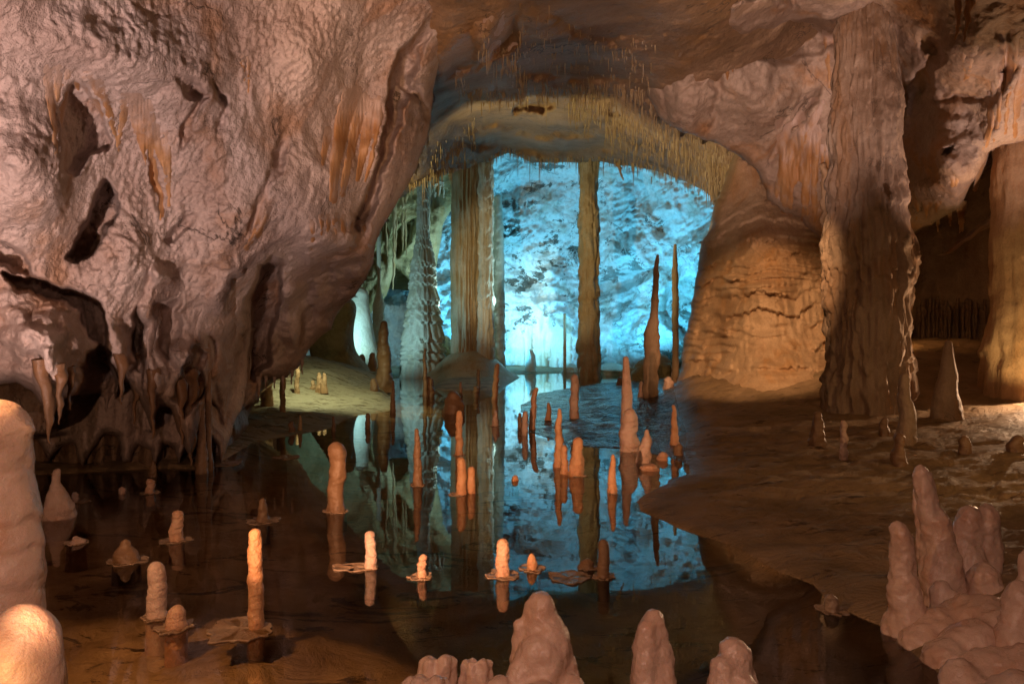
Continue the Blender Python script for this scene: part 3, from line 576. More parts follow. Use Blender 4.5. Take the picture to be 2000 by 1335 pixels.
S('brown stump with a broad foot in front of the great column', 1597, 866, 803, 26, [(0, 1.3), (.3, 1), (.6, .8), (1, .5)], 'candled', group=G2)
S('pale yellow peg in two lumps in front of the great column', 1648, 897, 820, 16, 'knob', 'candle', group=G2)
S('tall brown pillar stump leaning by the great column foot', 1769, 862, 728, 34, 'taper', 'col', group=G2)
S('brown two lump stub in front of the tall pillar stump', 1757, 905, 845, 28, [(0, 1.1), (.4, .9), (.55, .6), (.8, .7), (1, .5)], 'candled', group=G2)
S('grainy cone stalagmite behind the pillar stump, catching yellow light', 1849, 813, 664, 58, 'cone', 'col', group=G2, rough=.12)
S('small dark stub right on the open bank', 1885, 883, 850, 22, 'nub', 'candled', group=G2)
S('small round knob at the right edge of the bank', 1985, 880, 849, 28, 'nub', 'candled', group=G2)
S('tiny dim knob between stump and great column', 1727, 842, 815, 17, 'nub', 'candled', group=G2)
# -- far left shore
G3 = 'stalagmites on the far left shore'
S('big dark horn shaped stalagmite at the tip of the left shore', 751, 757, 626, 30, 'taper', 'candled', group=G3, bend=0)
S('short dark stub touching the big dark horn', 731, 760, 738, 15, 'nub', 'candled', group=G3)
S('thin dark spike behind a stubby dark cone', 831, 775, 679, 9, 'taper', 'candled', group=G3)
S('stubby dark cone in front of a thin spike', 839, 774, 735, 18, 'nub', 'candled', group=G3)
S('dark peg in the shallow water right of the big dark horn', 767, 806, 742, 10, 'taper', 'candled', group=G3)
S('olive peg on the shore behind the twin peaked mound', 580, 763, 714, 9, 'candle', 'flow', group=G3)
S('olive post under the low tip of the overhang', 552, 799, 730, 11, 'col', 'flow', group=G3)
S('thick olive post against the overhang', 521, 786, 725, 23, 'col', 'flow', group=G3)
S('left peak of the twin stalagmite on a low mound', 624, 758, 727, 13, 'taper', 'flow', group=G3)
S('right peak of the twin stalagmite on a low mound', 633, 758, 728, 12, 'taper', 'flow', group=G3)
S('small stub left of the twin peaks', 611, 758, 742, 9, 'nub', 'flow', group=G3)
S('olive hump behind the olive peg', 593, 730, 695, 26, 'cone', 'flow', group=G3, D=27)
S('two lobed olive stub in front of the blue cone', 727, 718, 688, 17, 'head', 'flow', group=G3, D=29)
S('round olive stub left of the two lobed one', 707, 706, 691, 12, 'nub', 'flow', group=G3, D=30)
S('dark rounded stub at the near edge of the left shore', 570, 842, 822, 12, 'nub', 'candled', group=G3)
S('thin olive stub at the near edge of the left shore', 586, 840, 810, 8, 'taper', 'flow', group=G3)
S('thin dark spike at the waterline of the left shore', 652, 842, 812, 8, 'taper', 'candled', group=G3)
S('dark peg in the water off the left shore', 718, 836, 806, 9, 'candle', 'candled', group=G3)
# -- floating rims without a stalagmite
def raft(label, px, py, w):
    x, y, z = on_ground(px, py); SEED[0] += 1
    o = link('calcite_raft', rim_mesh(w * .5 * y / F, w * .5 * y / F, SEED[0]), None, M['rim'], (x, y, 0)); tag(o, label, 'calcite raft', 'floating calcite rafts')
raft('empty scalloped raft between two shelves in the blue reflection', 1112, 1128, 82)
raft('dim round raft in the olive reflection near the left shore', 560, 893, 52)
raft('flat raft beneath the left wall edge', 432, 905, 70)

# ---------------------------------------------------------------- foreground lumps
G4 = 'waxy stalagmites in the foreground'
def fg(label, px, top, w, D, prof, basez=-.15, **kw):
    SEED[0] += 1; k = D / F; zt = CH - (top - CY) * k
    kw.setdefault('rough', .14); kw.setdefault('seg', 44); kw.setdefault('rings', 70)
    me = stal_mesh('stalagmite', zt - basez, w * .5 * k, prof, SEED[0], below=.1, **kw)
    o = link('stalagmite', me, None, M['wax'], ((px - CX) * k, D, basez)); return tag(o, label, 'stalagmite', G4)
def fuse(name, pieces, voxel, smooth, disp=None):   # several rounded masses melted into one continuous skin
    V, Fc, n = [], [], 0
    for me, off in pieces:
        a = np.empty(len(me.vertices) * 3); me.vertices.foreach_get('co', a); V.append(a.reshape(-1, 3) + np.array(off))
        Fc += [tuple(v + n for v in p.vertices) for p in me.polygons]; n += len(me.vertices)
        nb = len(me.vertices); seg = 0
    me = bpy.data.meshes.new(name); me.from_pydata(np.concatenate(V).tolist(), [], Fc); me.update()
    o = bpy.data.objects.new(name, me); COL.objects.link(o)
    r = o.modifiers.new('r', 'REMESH'); r.mode = 'VOXEL'; r.voxel_size = voxel
    sm = o.modifiers.new('s', 'SMOOTH'); sm.factor = .5; sm.iterations = smooth
    dg = bpy.context.evaluated_depsgraph_get(); m2 = bpy.data.meshes.new_from_object(o.evaluated_get(dg)); bpy.data.objects.remove(o); m2.name = name
    k = len(m2.vertices); co_ = np.empty(k * 3); nr = np.empty(k * 3); m2.vertices.foreach_get('co', co_); m2.vertices.foreach_get('normal', nr)
    co_ = co_.reshape(-1, 3); nr = nr.reshape(-1, 3)
    if disp is not None: co_ = co_ + nr * disp(co_)[:, None]
    m2.vertices.foreach_set('co', co_.ravel()); m2.polygons.foreach_set('use_smooth', np.ones(len(m2.polygons), bool)); m2.update(); return m2
def lumps(label, parts, voxel=.008, smooth=10, mat='wax', group=G4, amp=.016, sc=9):
    x0, D0 = parts[0][0], parts[0][3]; k0 = D0 / F; org = np.array([(x0 - CX) * k0, D0, -.15]); pcs = []
    for (px, top, w, D, prof, bz, *bend) in parts:
        SEED[0] += 1; k = D / F; zt = CH - (top - CY) * k
        pcs.append((stal_mesh('p', zt - bz, w * .5 * k, prof, SEED[0], below=.1, rough=.2, seg=40, rings=50, wob=.25, closed=True, bend=(bend[0] * k, 0) if bend else (0, 0)), np.array([(px - CX) * k, D, bz]) - org))
    me = fuse('stalagmite', pcs, voxel, smooth, lambda p: amp * fbm(p * sc + SEED[0], 3, .5, 4) - amp * .8 * billow(p * sc * 2.4, 3, .6, 5))
    return tag(link('stalagmite', me, None, M[mat], org), label, 'stalagmite', group)
TIP = [(0, 1.5), (.4, 1.25), (.7, 1.0), (.88, .8), (1, .5)]; DOME = [(0, 1.15), (.5, 1.05), (.8, .9), (1, .6)]
lumps('large pale waxy cone stalagmite in the middle foreground', [(1053, 1152, 82, 2.95, TIP, -.15), (1070, 1196, 92, 2.93, TIP, -.15), (1012, 1204, 38, 2.95, DOME, -.1), (1048, 1232, 116, 2.9, TIP, -.15), (1015, 1280, 74, 2.86, DOME, -.15), (1095, 1272, 74, 2.92, DOME, -.15),
       (975, 1318, 66, 2.8, DOME, -.15), (1120, 1316, 74, 2.85, DOME, -.15), (1050, 1330, 120, 2.75, DOME, -.15)])
lumps('rounded waxy stalagmite right of the large foreground cone', [(1276, 1187, 72, 2.9, TIP, -.15), (1262, 1205, 66, 2.86, TIP, -.15), (1285, 1240, 84, 2.9, DOME, -.15), (1255, 1270, 70, 2.84, DOME, -.15), (1272, 1300, 110, 2.86, DOME, -.15)])
lumps('blunt waxy stalagmite in the bottom right foreground', [(1432, 1241, 80, 2.8, TIP, -.15), (1452, 1262, 66, 2.82, DOME, -.15), (1412, 1276, 74, 2.76, DOME, -.15), (1440, 1300, 116, 2.76, DOME, -.15)])
def knob(label, px, top, w, D):
    r = w * .5; lumps(label, [(px + math.cos(a) * r * .55, top + 3 * math.sin(a * 2), w * .52, D + math.sin(a) * r * .55 * D / F, DOME, -.15) for a in np.arange(0, 6.28, 1.05)] + [(px, top + 20, w * .8, D, DOME, -.15)], .007, 5)
knob('left one of the dimpled knobs by the large foreground cone', 853, 1279, 84, 2.9)
knob('right one of the dimpled knobs by the large foreground cone', 932, 1285, 72, 2.9)
knob('lowest dimpled knob cut by the frame below the pair', 834, 1318, 108, 2.7)
fg('thick layered stump with a rounded top at the left frame edge', -8, 779, 150, 2.75, [(0, 1.08), (.5, 1.02), (.8, 1.0), (.93, .95), (1, .8)], tiers=11, ta=.075, rough=.1, flk=1.6, drip=.35, rings=160)
fg('glowing rounded lump in the bottom left corner, lit from beside', 30, 1182, 176, 2.2, [(0, 1.1), (.4, 1.05), (.7, 1.0), (.88, .85), (1, .6)], rough=.12)
# right-hand finger cluster
x0, y0, z0 = on_ground(1762, 1228)
def finger(label, px, base, top, w, lean, D, prof='candle', **kw):
    SEED[0] += 1; k = D / F; zb = CH - (base - CY) * k; zt = CH - (top - CY) * k
    kw.setdefault('rough', .14)
    me = stal_mesh('stalagmite', zt - zb, w * .5 * k, prof, SEED[0], seg=36, rings=60, below=.25, bend=(lean * k, 0), **kw)
    o = link('stalagmite', me, None, M['wax'], ((px - CX) * k, D, zb)); tag(o, label, 'stalagmite', 'finger cluster on the right bank')
GF = 'finger cluster on the right bank'
def fz(D, py): return CH - (py - CY) * D / F
def finger(label, base, parts):
    lumps(label, [(px, top, w, D, prof, fz(D, b) - .1, bend) for (px, b, top, w, D, prof, bend) in parts], .009, 7, group=GF, amp=.02, sc=7)
FNG = [(0, 1.1), (.4, 1.05), (.7, .95), (.9, .8), (1, .6)]
finger('tallest leaning finger of the waxy cluster on the right', 0, [(1850, 1160, 990, 62, 4.35, FNG, -22), (1828, 1120, 905, 50, 4.37, FNG, -28), (1846, 1160, 1060, 76, 4.32, DOME, 0)])
finger('lowest front finger of the cluster, dark along its left side', 0, [(1768, 1240, 1014, 54, 4.1, FNG, -14), (1775, 1240, 1100, 62, 4.08, DOME, -6), (1758, 1250, 1180, 60, 4.1, DOME, 0)])
finger('thick flat topped finger behind, right of the tallest one', 0, [(1893, 1140, 985, 60, 4.5, DOME, 2), (1912, 1140, 980, 66, 4.52, DOME, 16), (1888, 1150, 1040, 62, 4.46, DOME, 0), (1905, 1160, 1080, 70, 4.48, DOME, 0)])
finger('short stubby lump at the foot of the thick finger', 0, [(1921, 1200, 1093, 66, 4.25, DOME, 0), (1935, 1210, 1120, 60, 4.22, DOME, 0)])
finger('thin yellowish sliver between the two tall fingers', 0, [(1808, 1190, 950, 26, 4.42, FNG, -16), (1812, 1200, 1080, 34, 4.4, DOME, -4)])
finger('broad pink boss cut by the right frame edge', 0, [(1998, 1400, 1133, 84, 3.7, DOME, -10), (1985, 1400, 1210, 110, 3.68, DOME, 0), (2030, 1400, 1180, 120, 3.7, DOME, 0), (1975, 1400, 1280, 120, 3.62, DOME, 0)])
finger('small pale stub on the ledge below the fingers', 0, [(1842, 1210, 1132, 46, 4.2, DOME, 0), (1862, 1215, 1150, 50, 4.16, DOME, 0)])
finger('tall pale boss behind the pink one at the right edge', 0, [(2018, 1330, 1062, 60, 4.0, FNG, 0), (2040, 1330, 1100, 80, 3.98, DOME, 0)])
# pale ledge below the cluster
def ledge():
    pcs = []; org = np.array(on_ground(1900, 1290)); r = random.Random(3)
    for px, py in ((1800, 1245), (1838, 1215), (1880, 1195), (1930, 1185), (1848, 1275), (1898, 1250), (1955, 1235), (1888, 1322), (1940, 1300), (2000, 1290), (1925, 1372), (1985, 1350), (2050, 1330), (1965, 1420), (2040, 1410), (2090, 1280), (2000, 1210)):
        x, y, z = on_ground(px, py); k = y / F; SEED[0] += 1; h = r.uniform(26, 44) * k + .2
        pcs.append((stal_mesh('p', h, r.uniform(48, 62) * k, DOME, SEED[0], below=.05, rough=.25, seg=36, rings=36, closed=True), np.array([x, y, z - .2]) - org))
    me = fuse('flowstone_ledge', pcs, .011, 8, lambda p: .03 * fbm(p * 5, 3, .5, 4) - .02 * billow(p * 13, 2, .5, 5))
    tag(link('flowstone_ledge', me, None, M['wax'], org), 'pale scalloped flowstone ledge under the finger cluster', 'flowstone')
ledge()
S('small hooked shelf stub at the bank edge below the dark slope', 1626, 1192, 1158, 26, 'nub', 'rim', rim=66, group=G2)

# ---------------------------------------------------------------- columns
def column(label, px, base, top, w, D, prof='col', mat='farcol', mound=None, cat='column', name='column', **kw):
    SEED[0] += 1; k = D / F; zb = CH - (base - CY) * k; zt = CH - (top - CY) * k
    kw.setdefault('rings', 110); kw.setdefault('seg', 56); kw.setdefault('flat', True); kw.setdefault('wob', .06)
    me = stal_mesh(name, zt - zb, w * .5 * k, prof, SEED[0], below=.6, **kw)
    if mound:
        e = bpy.data.objects.new(name, None); COL.objects.link(e); e.location = ((px - CX) * k, D, zb); e.empty_display_size = .3
        link('shaft', me, e, M[mat])
        mw, mh, moff = mound
        mm = stal_mesh('base_mound', mh * k, mw * .5 * k, [(0, 1), (.15, .85), (.4, .62), (.7, .46), (1, .36)], SEED[0] + 50, seg=60, rings=40, rough=.05, below=.5, wob=0)
        m_ = link('base_mound', mm, e, M['farcol']); m_.location = (moff * k, 0, -mh * k * .82)
        return tag(e, label, cat, 'columns from floor to ceiling')
    o = link(name, me, None, M[mat], ((px - CX) * k, D, zb)); return tag(o, label, cat, 'columns from floor to ceiling')
column('broad fluted column on a smooth cone mound, brown on its shaded face', 911, 692, 250, 54, 33.7, [(0, 1.0), (.3, 1.03), (.6, 1.06), (.62, 1.0), (1, 1.0)], mound=(230, 66, 6), flute=.30, flk=5.5, rough=.07, seg=120, tiers=4, ta=.05)
column('narrower tiered column fused to the right side of the broad one', 948, 692, 250, 31, 33.4, mat='white', tiers=14, ta=.2, flute=.30, flk=3.5, rough=.10, rings=240, drip=.6, edge=.15)
column('brightly lit scalloped column just right of the tiered one', 972, 706, 380, 27, 36.5, [(0, 1.1), (.4, 1.0), (.8, .85), (1, .5)], mat='white', tiers=15, ta=.16, rough=.1, rings=160, flat=False)
column('slim olive column standing alone in front of the bright chamber wall', 1150, 737, 240, 39, 33.6, [(0, 1.06), (.1, 1.04), (.27, .96), (.47, .94), (.63, 1.02), (.655, 1.06), (.665, .88), (.73, .80), (.78, .90), (.84, 1.0), (1, 1.1)], tiers=9, ta=.24, flute=.30, flk=4, rough=.14, drip=1.0, rings=260, edge=.07)
column('pale tiered pagoda shaped column widening to its foot', 826, 716, 300, 78, 33.9, [(0, 1.05), (.1, .98), (.2, .86), (.35, .66), (.48, .56), (.56, .42), (.6, .30), (1, .22)], mat='white', tiers=17, ta=.36, flute=.16, flk=4, rough=.08, rings=300, edge=.06, drip=.9, flat=False, seg=72)
column('very slim pale column with a swollen lower half behind the dark horn', 740, 682, 455, 27, 34, [(0, .8), (.15, 1.0), (.4, .8), (.5, .35), (.56, .18), (.8, .32), (1, .3)], mat='white', tiers=9, ta=.15, rough=.1, flat=False)
column('thin yellow column in front of the pale curtain', 1103, 732, 612, 6, 38, [(0, 1.2), (.2, 1), (1, 1)], mat='flow', rings=40, seg=16)
column('great ribbed column from floor to roof on the right', 1694, 815, -25, 148, 13.5, [(0, 1.08), (.06, 1.06), (.14, .98), (.3, 1.04), (.41, 1.12), (.43, 1.08), (.45, .90), (.6, .90), (.75, .82), (.9, .70), (1, .62)], mat='col', flute=.17, flk=6.5, flz=.38, rough=.18, seg=170, rings=320, tiers=15, ta=.085, drip=1.1, wob=.1, edge=.1)
column('golden column at the right frame edge, lit yellow', 1990, 722, -60, 96, 13.8, [(0, 1.45), (.05, 1.25), (.2, 1.05), (.5, .95), (.8, .7), (1, .5)], mat='flow', flute=.12, flk=3.5, tiers=6, ta=.08, rough=.12, rings=150)
column('thin post joining the overhang and the dark water on the left', 407, 902, 690, 12, 9.3, [(0, 1.6), (.12, 1.0), (1, .9)], mat='candled', seg=24, rings=50)
column('knobbly post beside the thin one under the left overhang', 394, 926, 800, 20, 9.1, [(0, 1.3), (.3, 1), (.7, .7), (1, .6)], mat='candled', seg=24, rings=50, rough=.25)
column('leaning orange strand from roof to bank behind the great column', 1608, 500, 320, 11, 16.0, [(0, .5), (.3, .9), (1, 1.2)], mat='flow', seg=20, rings=40, wob=1.2)

# big mounds of the chamber floor
def mound(label, px, base, top, w, D, prof, mat, **kw):
    SEED[0] += 1; k = D / F; zb = CH - (base - CY) * k; zt = CH - (top - CY) * k
    kw.setdefault('rough', .16)
    me = stal_mesh('flowstone_mound', zt - zb, w * .5 * k, prof, SEED[0], seg=72, rings=70, below=.5, **kw)
    tag(link('flowstone_mound', me, None, M[mat], ((px - CX) * k, D, zb)), label, 'flowstone', 'flowstone mounds in the chamber')
mound('olive lumpy flowstone mound spreading onto the left shore', 660, 748, 580, 170, 27.5, [(0, 1.0), (.12, .72), (.3, .52), (.6, .42), (1, .25)], 'cham')
mound('pale blue cone mound behind the olive one', 700, 716, 560, 95, 32.5, [(0, 1.0), (.3, .7), (.6, .46), (1, .3)], 'white', rough=.06)
mound('low smooth mound carrying the twin peaks', 632, 785, 752, 130, 22.0, [(0, 1.0), (.3, .6), (.7, .28), (1, .15)], 'cham', rough=.08)
mound('small white cone gleaming in the far water', 1036, 726, 682, 22, 39.0, 'taper', 'white')
mound('low pale boulder at the right foot of the chamber wall', 1195, 732, 708, 80, 37.5, [(0, 1), (.5, .9), (1, .5)], 'white')
mound('low pale boulder left of the slim olive column', 1117, 730, 709, 40, 38.5, [(0, 1), (.5, .9), (1, .5)], 'white')
for i, (px, py, w, t) in enumerate(((1262, 742, 60, 700), (1290, 735, 70, 690), (1235, 742, 50, 716), (1300, 745, 44, 722))):
    mound(['round mossy boulder under the dark needle', 'large mossy boulder left of the slender stalagmite', 'small mossy boulder on the far wet shore', 'low mossy boulder in front of the slender stalagmite'][i], px, py, t, w, 31 + i * .6, [(0, 1), (.5, .92), (1, .55)], 'cham', rough=.3)
mound('brown boulder in the dark gap beside the broad column', 872, 705, 655, 40, 37, [(0, 1), (.5, .8), (1, .4)], 'cham', rough=.3)
# ---------------------------------------------------------------- the big flowstone mass
FSP = [(1290, 860), (1318, 760), (1334, 700), (1342, 640), (1350, 590), (1364, 520), (1373, 470), (1388, 445), (1394, 405), (1406, 372), (1420, 335), (1436, 300), (1452, 270), (1520, 250), (1580, 300), (1650, 400), (1720, 500), (1740, 880), (1500, 920)]
fs_depth = rbf([(1330, 760, 18.0), (1350, 600, 19.0), (1375, 470, 19.4), (1440, 370, 19.2), (1440, 290, 19.4), (1520, 290, 19.6), (1640, 430, 18.4), (1480, 500, 17.2), (1480, 600, 16.8), (1480, 700, 16.2), (1460, 780, 15.2), (1450, 840, 13.6), (1600, 600, 17.0), (1600, 700, 16.2), (1600, 800, 14.6), (1600, 850, 13.4), (1700, 700, 16.5), (1700, 840, 13.6), (1330, 830, 15.5)])
def fs_disp(w):
    amt = ss(.5, 1.2, w[:, 2]) * ss(5.0, 3.4, w[:, 2]); out = 0
    drip = np.abs(perlin(np.c_[w[:, 0] * 7.5, w[:, 1] * 2, w[:, 2] * .7 + 3])); drip2 = np.abs(perlin(np.c_[w[:, 0] * 17, w[:, 1] * 3, w[:, 2] * 1.1 + 9]))
    for k, (fr_, a, sd) in enumerate(((2.5, .27, 91), (6.2, .19, 97))):
        n = fbm(w * np.array([.45, .4, .25]), 3, .55, sd); n2 = fbm(w * np.array([1.6, 1, .3]), 2, .5, sd + 3)
        u = w[:, 2] * fr_ + n * 1.5 + n2 * .45 - .26 * (1 - drip) - .20 * (1 - drip2); fr = u - np.floor(u)
        gate = ss(-.25, .25, fbm(w * np.array([.9, .6, 1.3]) + 5 * k, 3, .55, sd + 5))
        out = out - a * ((1 - fr) ** .7 * np.minimum(1, fr / .12)) * gate
    flut = billow(np.c_[w[:, 0] * 6, w[:, 1] * 2, w[:, 2] * .8], 3, .55, 93)
    return out * amt + .10 * (flut - .3) * (.3 + amt) + .25 * fbm(w * .55, 4, .55, 95) - .03 * billow(w * 5, 3, .55, 96)
FS = relief('flowstone_mass', (1270, 1760, 235, 930), 2.6, FSP, fs_depth, M['flow'], None, fs_disp, roll=.6, rollw=18, back=3, margin=40, seed=40, jit=7)
tag(FS.obj, 'large orange flowstone mass in frilled tiers between the needle and the great column', 'flowstone')

# ---------------------------------------------------------------- draperies and stalactites on the walls
def strand_mesh(name, pts, seg=12, seed=0):       # tapered tubes fused into one drapery; pts: list of [(x,y,z,r), ...]
    V, Fc = [], []
    for li, ln in enumerate(pts):
        ln = np.array(ln); n0 = len(ln); tt = np.linspace(0, n0 - 1, n0 * 7); L = np.stack([np.interp(tt, np.arange(n0), ln[:, i]) for i in range(4)], -1)
        n = len(L); a = np.linspace(0, 2 * PI, seg, endpoint=False); b0 = len(V)
        wob = fbm(np.c_[L[:, :3] * 6 + seed + li * 3], 3, .6, 2)
        for i in range(n):
            r = L[i, 3] * (1 + .45 * wob[i])
            for q in a: V.append((L[i, 0] + r * math.cos(q) * (1 + .3 * math.sin(2 * q + i * .5)) + 1.2 * L[0, 3] * wob[i], L[i, 1] + r * math.sin(q) * 1.3, L[i, 2] + r * .2 * math.sin(q)))
        for i in range(n - 1):
            for q in range(seg): Fc.append((b0 + i * seg + q, b0 + i * seg + (q + 1) % seg, b0 + (i + 1) * seg + (q + 1) % seg, b0 + (i + 1) * seg + q))
    me = mesh(name, V, Fc); at = me.attributes.new('tint', 'FLOAT', 'POINT'); at.data.foreach_set('value', np.ones(len(V), np.float32)); return me
def blur(A, k):
    for ax in (0, 1):
        pad = [(0, 0), (0, 0)]; pad[ax] = (k + 1, k); c = np.cumsum(np.pad(A, pad, mode='edge'), axis=ax)
        A = (np.take(c, range(2 * k + 1, c.shape[ax]), ax) - np.take(c, range(0, c.shape[ax] - 2 * k - 1), ax)) / (2 * k + 1)
    return A
def samp(rock, A, X, Y):
    u = np.clip((X - rock.x0) / rock.step, 0, A.shape[1] - 1.001); v = np.clip((Y - rock.y0) / rock.step, 0, A.shape[0] - 1.001)
    i = u.astype(int); j = v.astype(int); a = u - i; b = v - j
    return (A[j, i] * (1 - a) + A[j, i + 1] * a) * (1 - b) + (A[j + 1, i] * (1 - a) + A[j + 1, i + 1] * a) * b
def drapery(label, rock, strands, mat='drape', name='drapery', cat='drapery', group='orange draperies on the walls', sink=.3, free=False, split=None):
    if split:
        for st in strands: drapery(label, rock, [st], mat, name, cat, split, sink, free)
        return
    SEED[0] += 1
    if not free:                              # folds fused to the wall: a sheet that dives into the rock at its edges
        allp = np.array([p for ln, a, b in strands for p in ln]); mw = max(max(a, b) for _, a, b in strands)
        st = 1.7; xs = np.arange(allp[:, 0].min() - mw, allp[:, 0].max() + mw, st); ys = np.arange(allp[:, 1].min() - mw * .6, allp[:, 1].max() + mw * .6, st)
        X, Y = np.meshgrid(xs, ys)
        n3 = np.stack([X * .03, Y * .012, X * 0 + SEED[0]], -1).reshape(-1, 3); wx = X + 5 * fbm(n3, 3, .6, 1).reshape(X.shape); wy = Y + 4 * fbm(n3, 2, .5, 2).reshape(X.shape)
        H = np.full(X.shape, -1e3); near = np.full(X.shape, 1e9); TT = np.zeros(X.shape)
        for ln, w0, w1 in strands:
            best = np.full(X.shape, 1e9); tt = np.zeros(X.shape); n = len(ln) - 1
            for i in range(n):
                (ax, ay), (bx, by) = ln[i], ln[i + 1]; ex, ey = bx - ax, by - ay
                t = np.clip(((wx - ax) * ex + (wy - ay) * ey) / (ex * ex + ey * ey), 0, 1); d = np.hypot(wx - ax - t * ex, wy - ay - t * ey)
                m = d < best; best = np.where(m, d, best); tt = np.where(m, (i + t) / n, tt)
            w = (w0 + (w1 - w0) * tt ** .8) * .75; q = best / w
            h = w * (np.sqrt(np.clip(1 - q * q, 0, 1)) * 1.1 * (.35 + .65 * ss(0, .35, tt)) - .75 * np.clip(q - 1, 0, 2)); H = np.maximum(H, h); TT = np.where(q < near, tt, TT); near = np.minimum(near, q)
        if not hasattr(rock, 'soft'): rock.soft = blur(rock.D, 3)
        Dw = samp(rock, rock.soft, X, Y); Dd = Dw - H * Dw / F * .9 + .01
        fd = .16 * mw * Dw / F * billow(np.stack([X * .16, Y * .02, X * 0 + SEED[0]], -1).reshape(-1, 3), 2, .5, 3).reshape(X.shape); Dd = Dd + fd
        W = P(X, Y, Dd); fc = grid_faces(*X.shape); k = (near < 1.7).ravel(); fc = fc[k[fc].all(1)]; used = np.unique(fc); rm = np.full(X.size, -1); rm[used] = np.arange(len(used))
        V = W.reshape(-1, 3)[used]; org = V.mean(0); me = mesh(name, V - org, rm[fc][:, ::-1])
        at = me.attributes.new('tint', 'FLOAT', 'POINT'); at.data.foreach_set('value', (ss(1.45, .8, near) * ss(.0, .45, TT + .3 * fbm(n3 * 3, 3, .6, 3).reshape(X.shape))).ravel()[used].astype(np.float32))
        return tag(link(name, me, None, M[mat], org), label, cat, group)
    pts = []; org = None
    for ln, w0, w1 in strands:
        l = []
        Dp = rock.at(*ln[0])
        for i, (px, py) in enumerate(ln):
            t = i / (len(ln) - 1); w = w0 + (w1 - w0) * t; r = w * .5 * Dp / F
            l.append((*P(px, py, Dp + r * sink * (1 - t) - r * .3), r))
        pts.append(l)
        if org is None: org = l[0][:3]
    q = [[(a - org[0], b - org[1], c - org[2], r) for a, b, c, r in l] for l in pts]
    return tag(link(name, strand_mesh(name, q, seed=SEED[0]), None, M[mat], org), label, cat, group)
R_ = random.Random(5)
def fan(x0, x1, y0, y1, n, w0, w1, conv=0, jit=8):  # n strands across, converging by conv
    out = []
    for i in range(n):
        t = (i + .5) / n; xa = x0 + (x1 - x0) * t + R_.uniform(-jit, jit) * .5; xm = (x0 + x1) / 2; xb = xa + (xm - xa) * conv
        ya = y0 + R_.uniform(-jit, jit); yb = y1 + R_.uniform(-jit, jit) * 3
        out.append(([(xa, ya), (xa * .6 + xb * .4 + R_.uniform(-3, 3), ya * .6 + yb * .4), (xb, yb)], w0 * R_.uniform(.7, 1.3), w1))
    return out
drapery('orange fan drapery narrowing to a point at the far left', LM, [([(92, 138), (104, 230), (112, 300), (114, 368)], 18, 4), ([(112, 135), (116, 220), (114, 320)], 14, 4), ([(133, 138), (122, 210), (115, 260)], 12, 4), ([(150, 150), (152, 178)], 10, 3)])
drapery('orange drapery edge slanting beside the upper left hollow', LM, [([(172, 150), (200, 205), (222, 260), (232, 292)], 18, 5), ([(245, 188), (238, 240), (232, 290)], 16, 5), ([(192, 165), (212, 220), (228, 270)], 16, 5)])
drapery('long orange drapery pair with a dark slot between', LM, [([(262, 200), (285, 275), (305, 350), (318, 428)], 30, 8), ([(285, 210), (300, 300), (312, 380)], 26, 8), ([(322, 268), (328, 330), (329, 408)], 16, 5), ([(300, 245), (318, 310), (326, 370)], 16, 6)])
drapery('tiny orange stalactite in the cluster near the top of the left wall', LM, [([(475, 112), (478, 160)], 8, 2), ([(485, 110), (486, 185)], 7, 2), ([(470, 112), (472, 150)], 5, 2)], name='stalactite', cat='stalactite', split='tiny stalactites high on the left wall')
drapery('ochre hanging drapery beside the long crevice', LM, [([(690, 185), (668, 240), (655, 310), (651, 388)], 30, 12), ([(708, 195), (690, 270), (668, 380)], 22, 9), ([(725, 205), (712, 290), (700, 350)], 20, 7), ([(742, 200), (735, 280), (712, 390)], 20, 7), ([(640, 255), (632, 300), (628, 335)], 14, 4)])
drapery('slim orange rib low on the left wall', LM, [([(520, 405), (505, 450), (480, 488)], 16, 6), ([(515, 415), (508, 445)], 12, 5)])
drapery('small orange point in the row along the edge of the shadowed brow', LM, fan(600, 710, 430, 470, 7, 10, 3), name='stalactite', cat='stalactite', split='orange points along the brow')
drapery('drooping ochre nose of stone low on the left wall', LM, [([(335, 560), (300, 620), (285, 690), (280, 740)], 34, 8), ([(420, 590), (395, 650), (388, 720), (386, 770)], 30, 7), ([(445, 600), (452, 660), (448, 720)], 26, 6)], mat='left')
drapery('brown stalactite tip hanging under the far left bulge', LM, [([(84, 700), (92, 790), (97, 866)], 30, 3), ([(112, 710), (118, 780), (117, 828)], 20, 2), ([(136, 715), (138, 800)], 18, 2)], mat='candled', free=True, name='stalactite', cat='stalactite', split='stalactite tips under the far left bulge')
drapery('long tapering stalactite in the trio reaching towards the dark water', LM, [([(368, 720), (373, 820), (375, 908)], 34, 3), ([(352, 740), (355, 868)], 18, 2), ([(392, 730), (388, 850)], 18, 2)], mat='candled', free=True, name='stalactite', cat='stalactite', split='stalactite trio over the dark water')
drapery('thin brown stalactite tip between the two lower left hollows', LM, [([(264, 690), (263, 828)], 22, 2), ([(298, 720), (298, 856)], 20, 2), ([(236, 690), (236, 790)], 20, 2)], mat='candled', free=True, name='stalactite', cat='stalactite', split='thin tips between the left hollows')
drapery('big orange curtain of strands on the right wall above the flowstone', RW, fan(1520, 1600, 250, 395, 11, 14, 6, .1, 14) + [([(1600, 200), (1575, 270), (1550, 330), (1540, 400)], 16, 7), ([(1560, 240), (1530, 320), (1512, 395)], 14, 6)])
drapery('orange stalactite cluster under the roof shelf', RW, fan(1610, 1695, 70, 140, 10, 12, 4, 0, 10))
drapery('slim orange streaks on the bulge right of the arch', RW, [([(1418, 95), (1420, 130), (1418, 165)], 16, 4), ([(1408, 98), (1405, 150)], 8, 3), ([(1430, 98), (1430, 140)], 8, 3)])
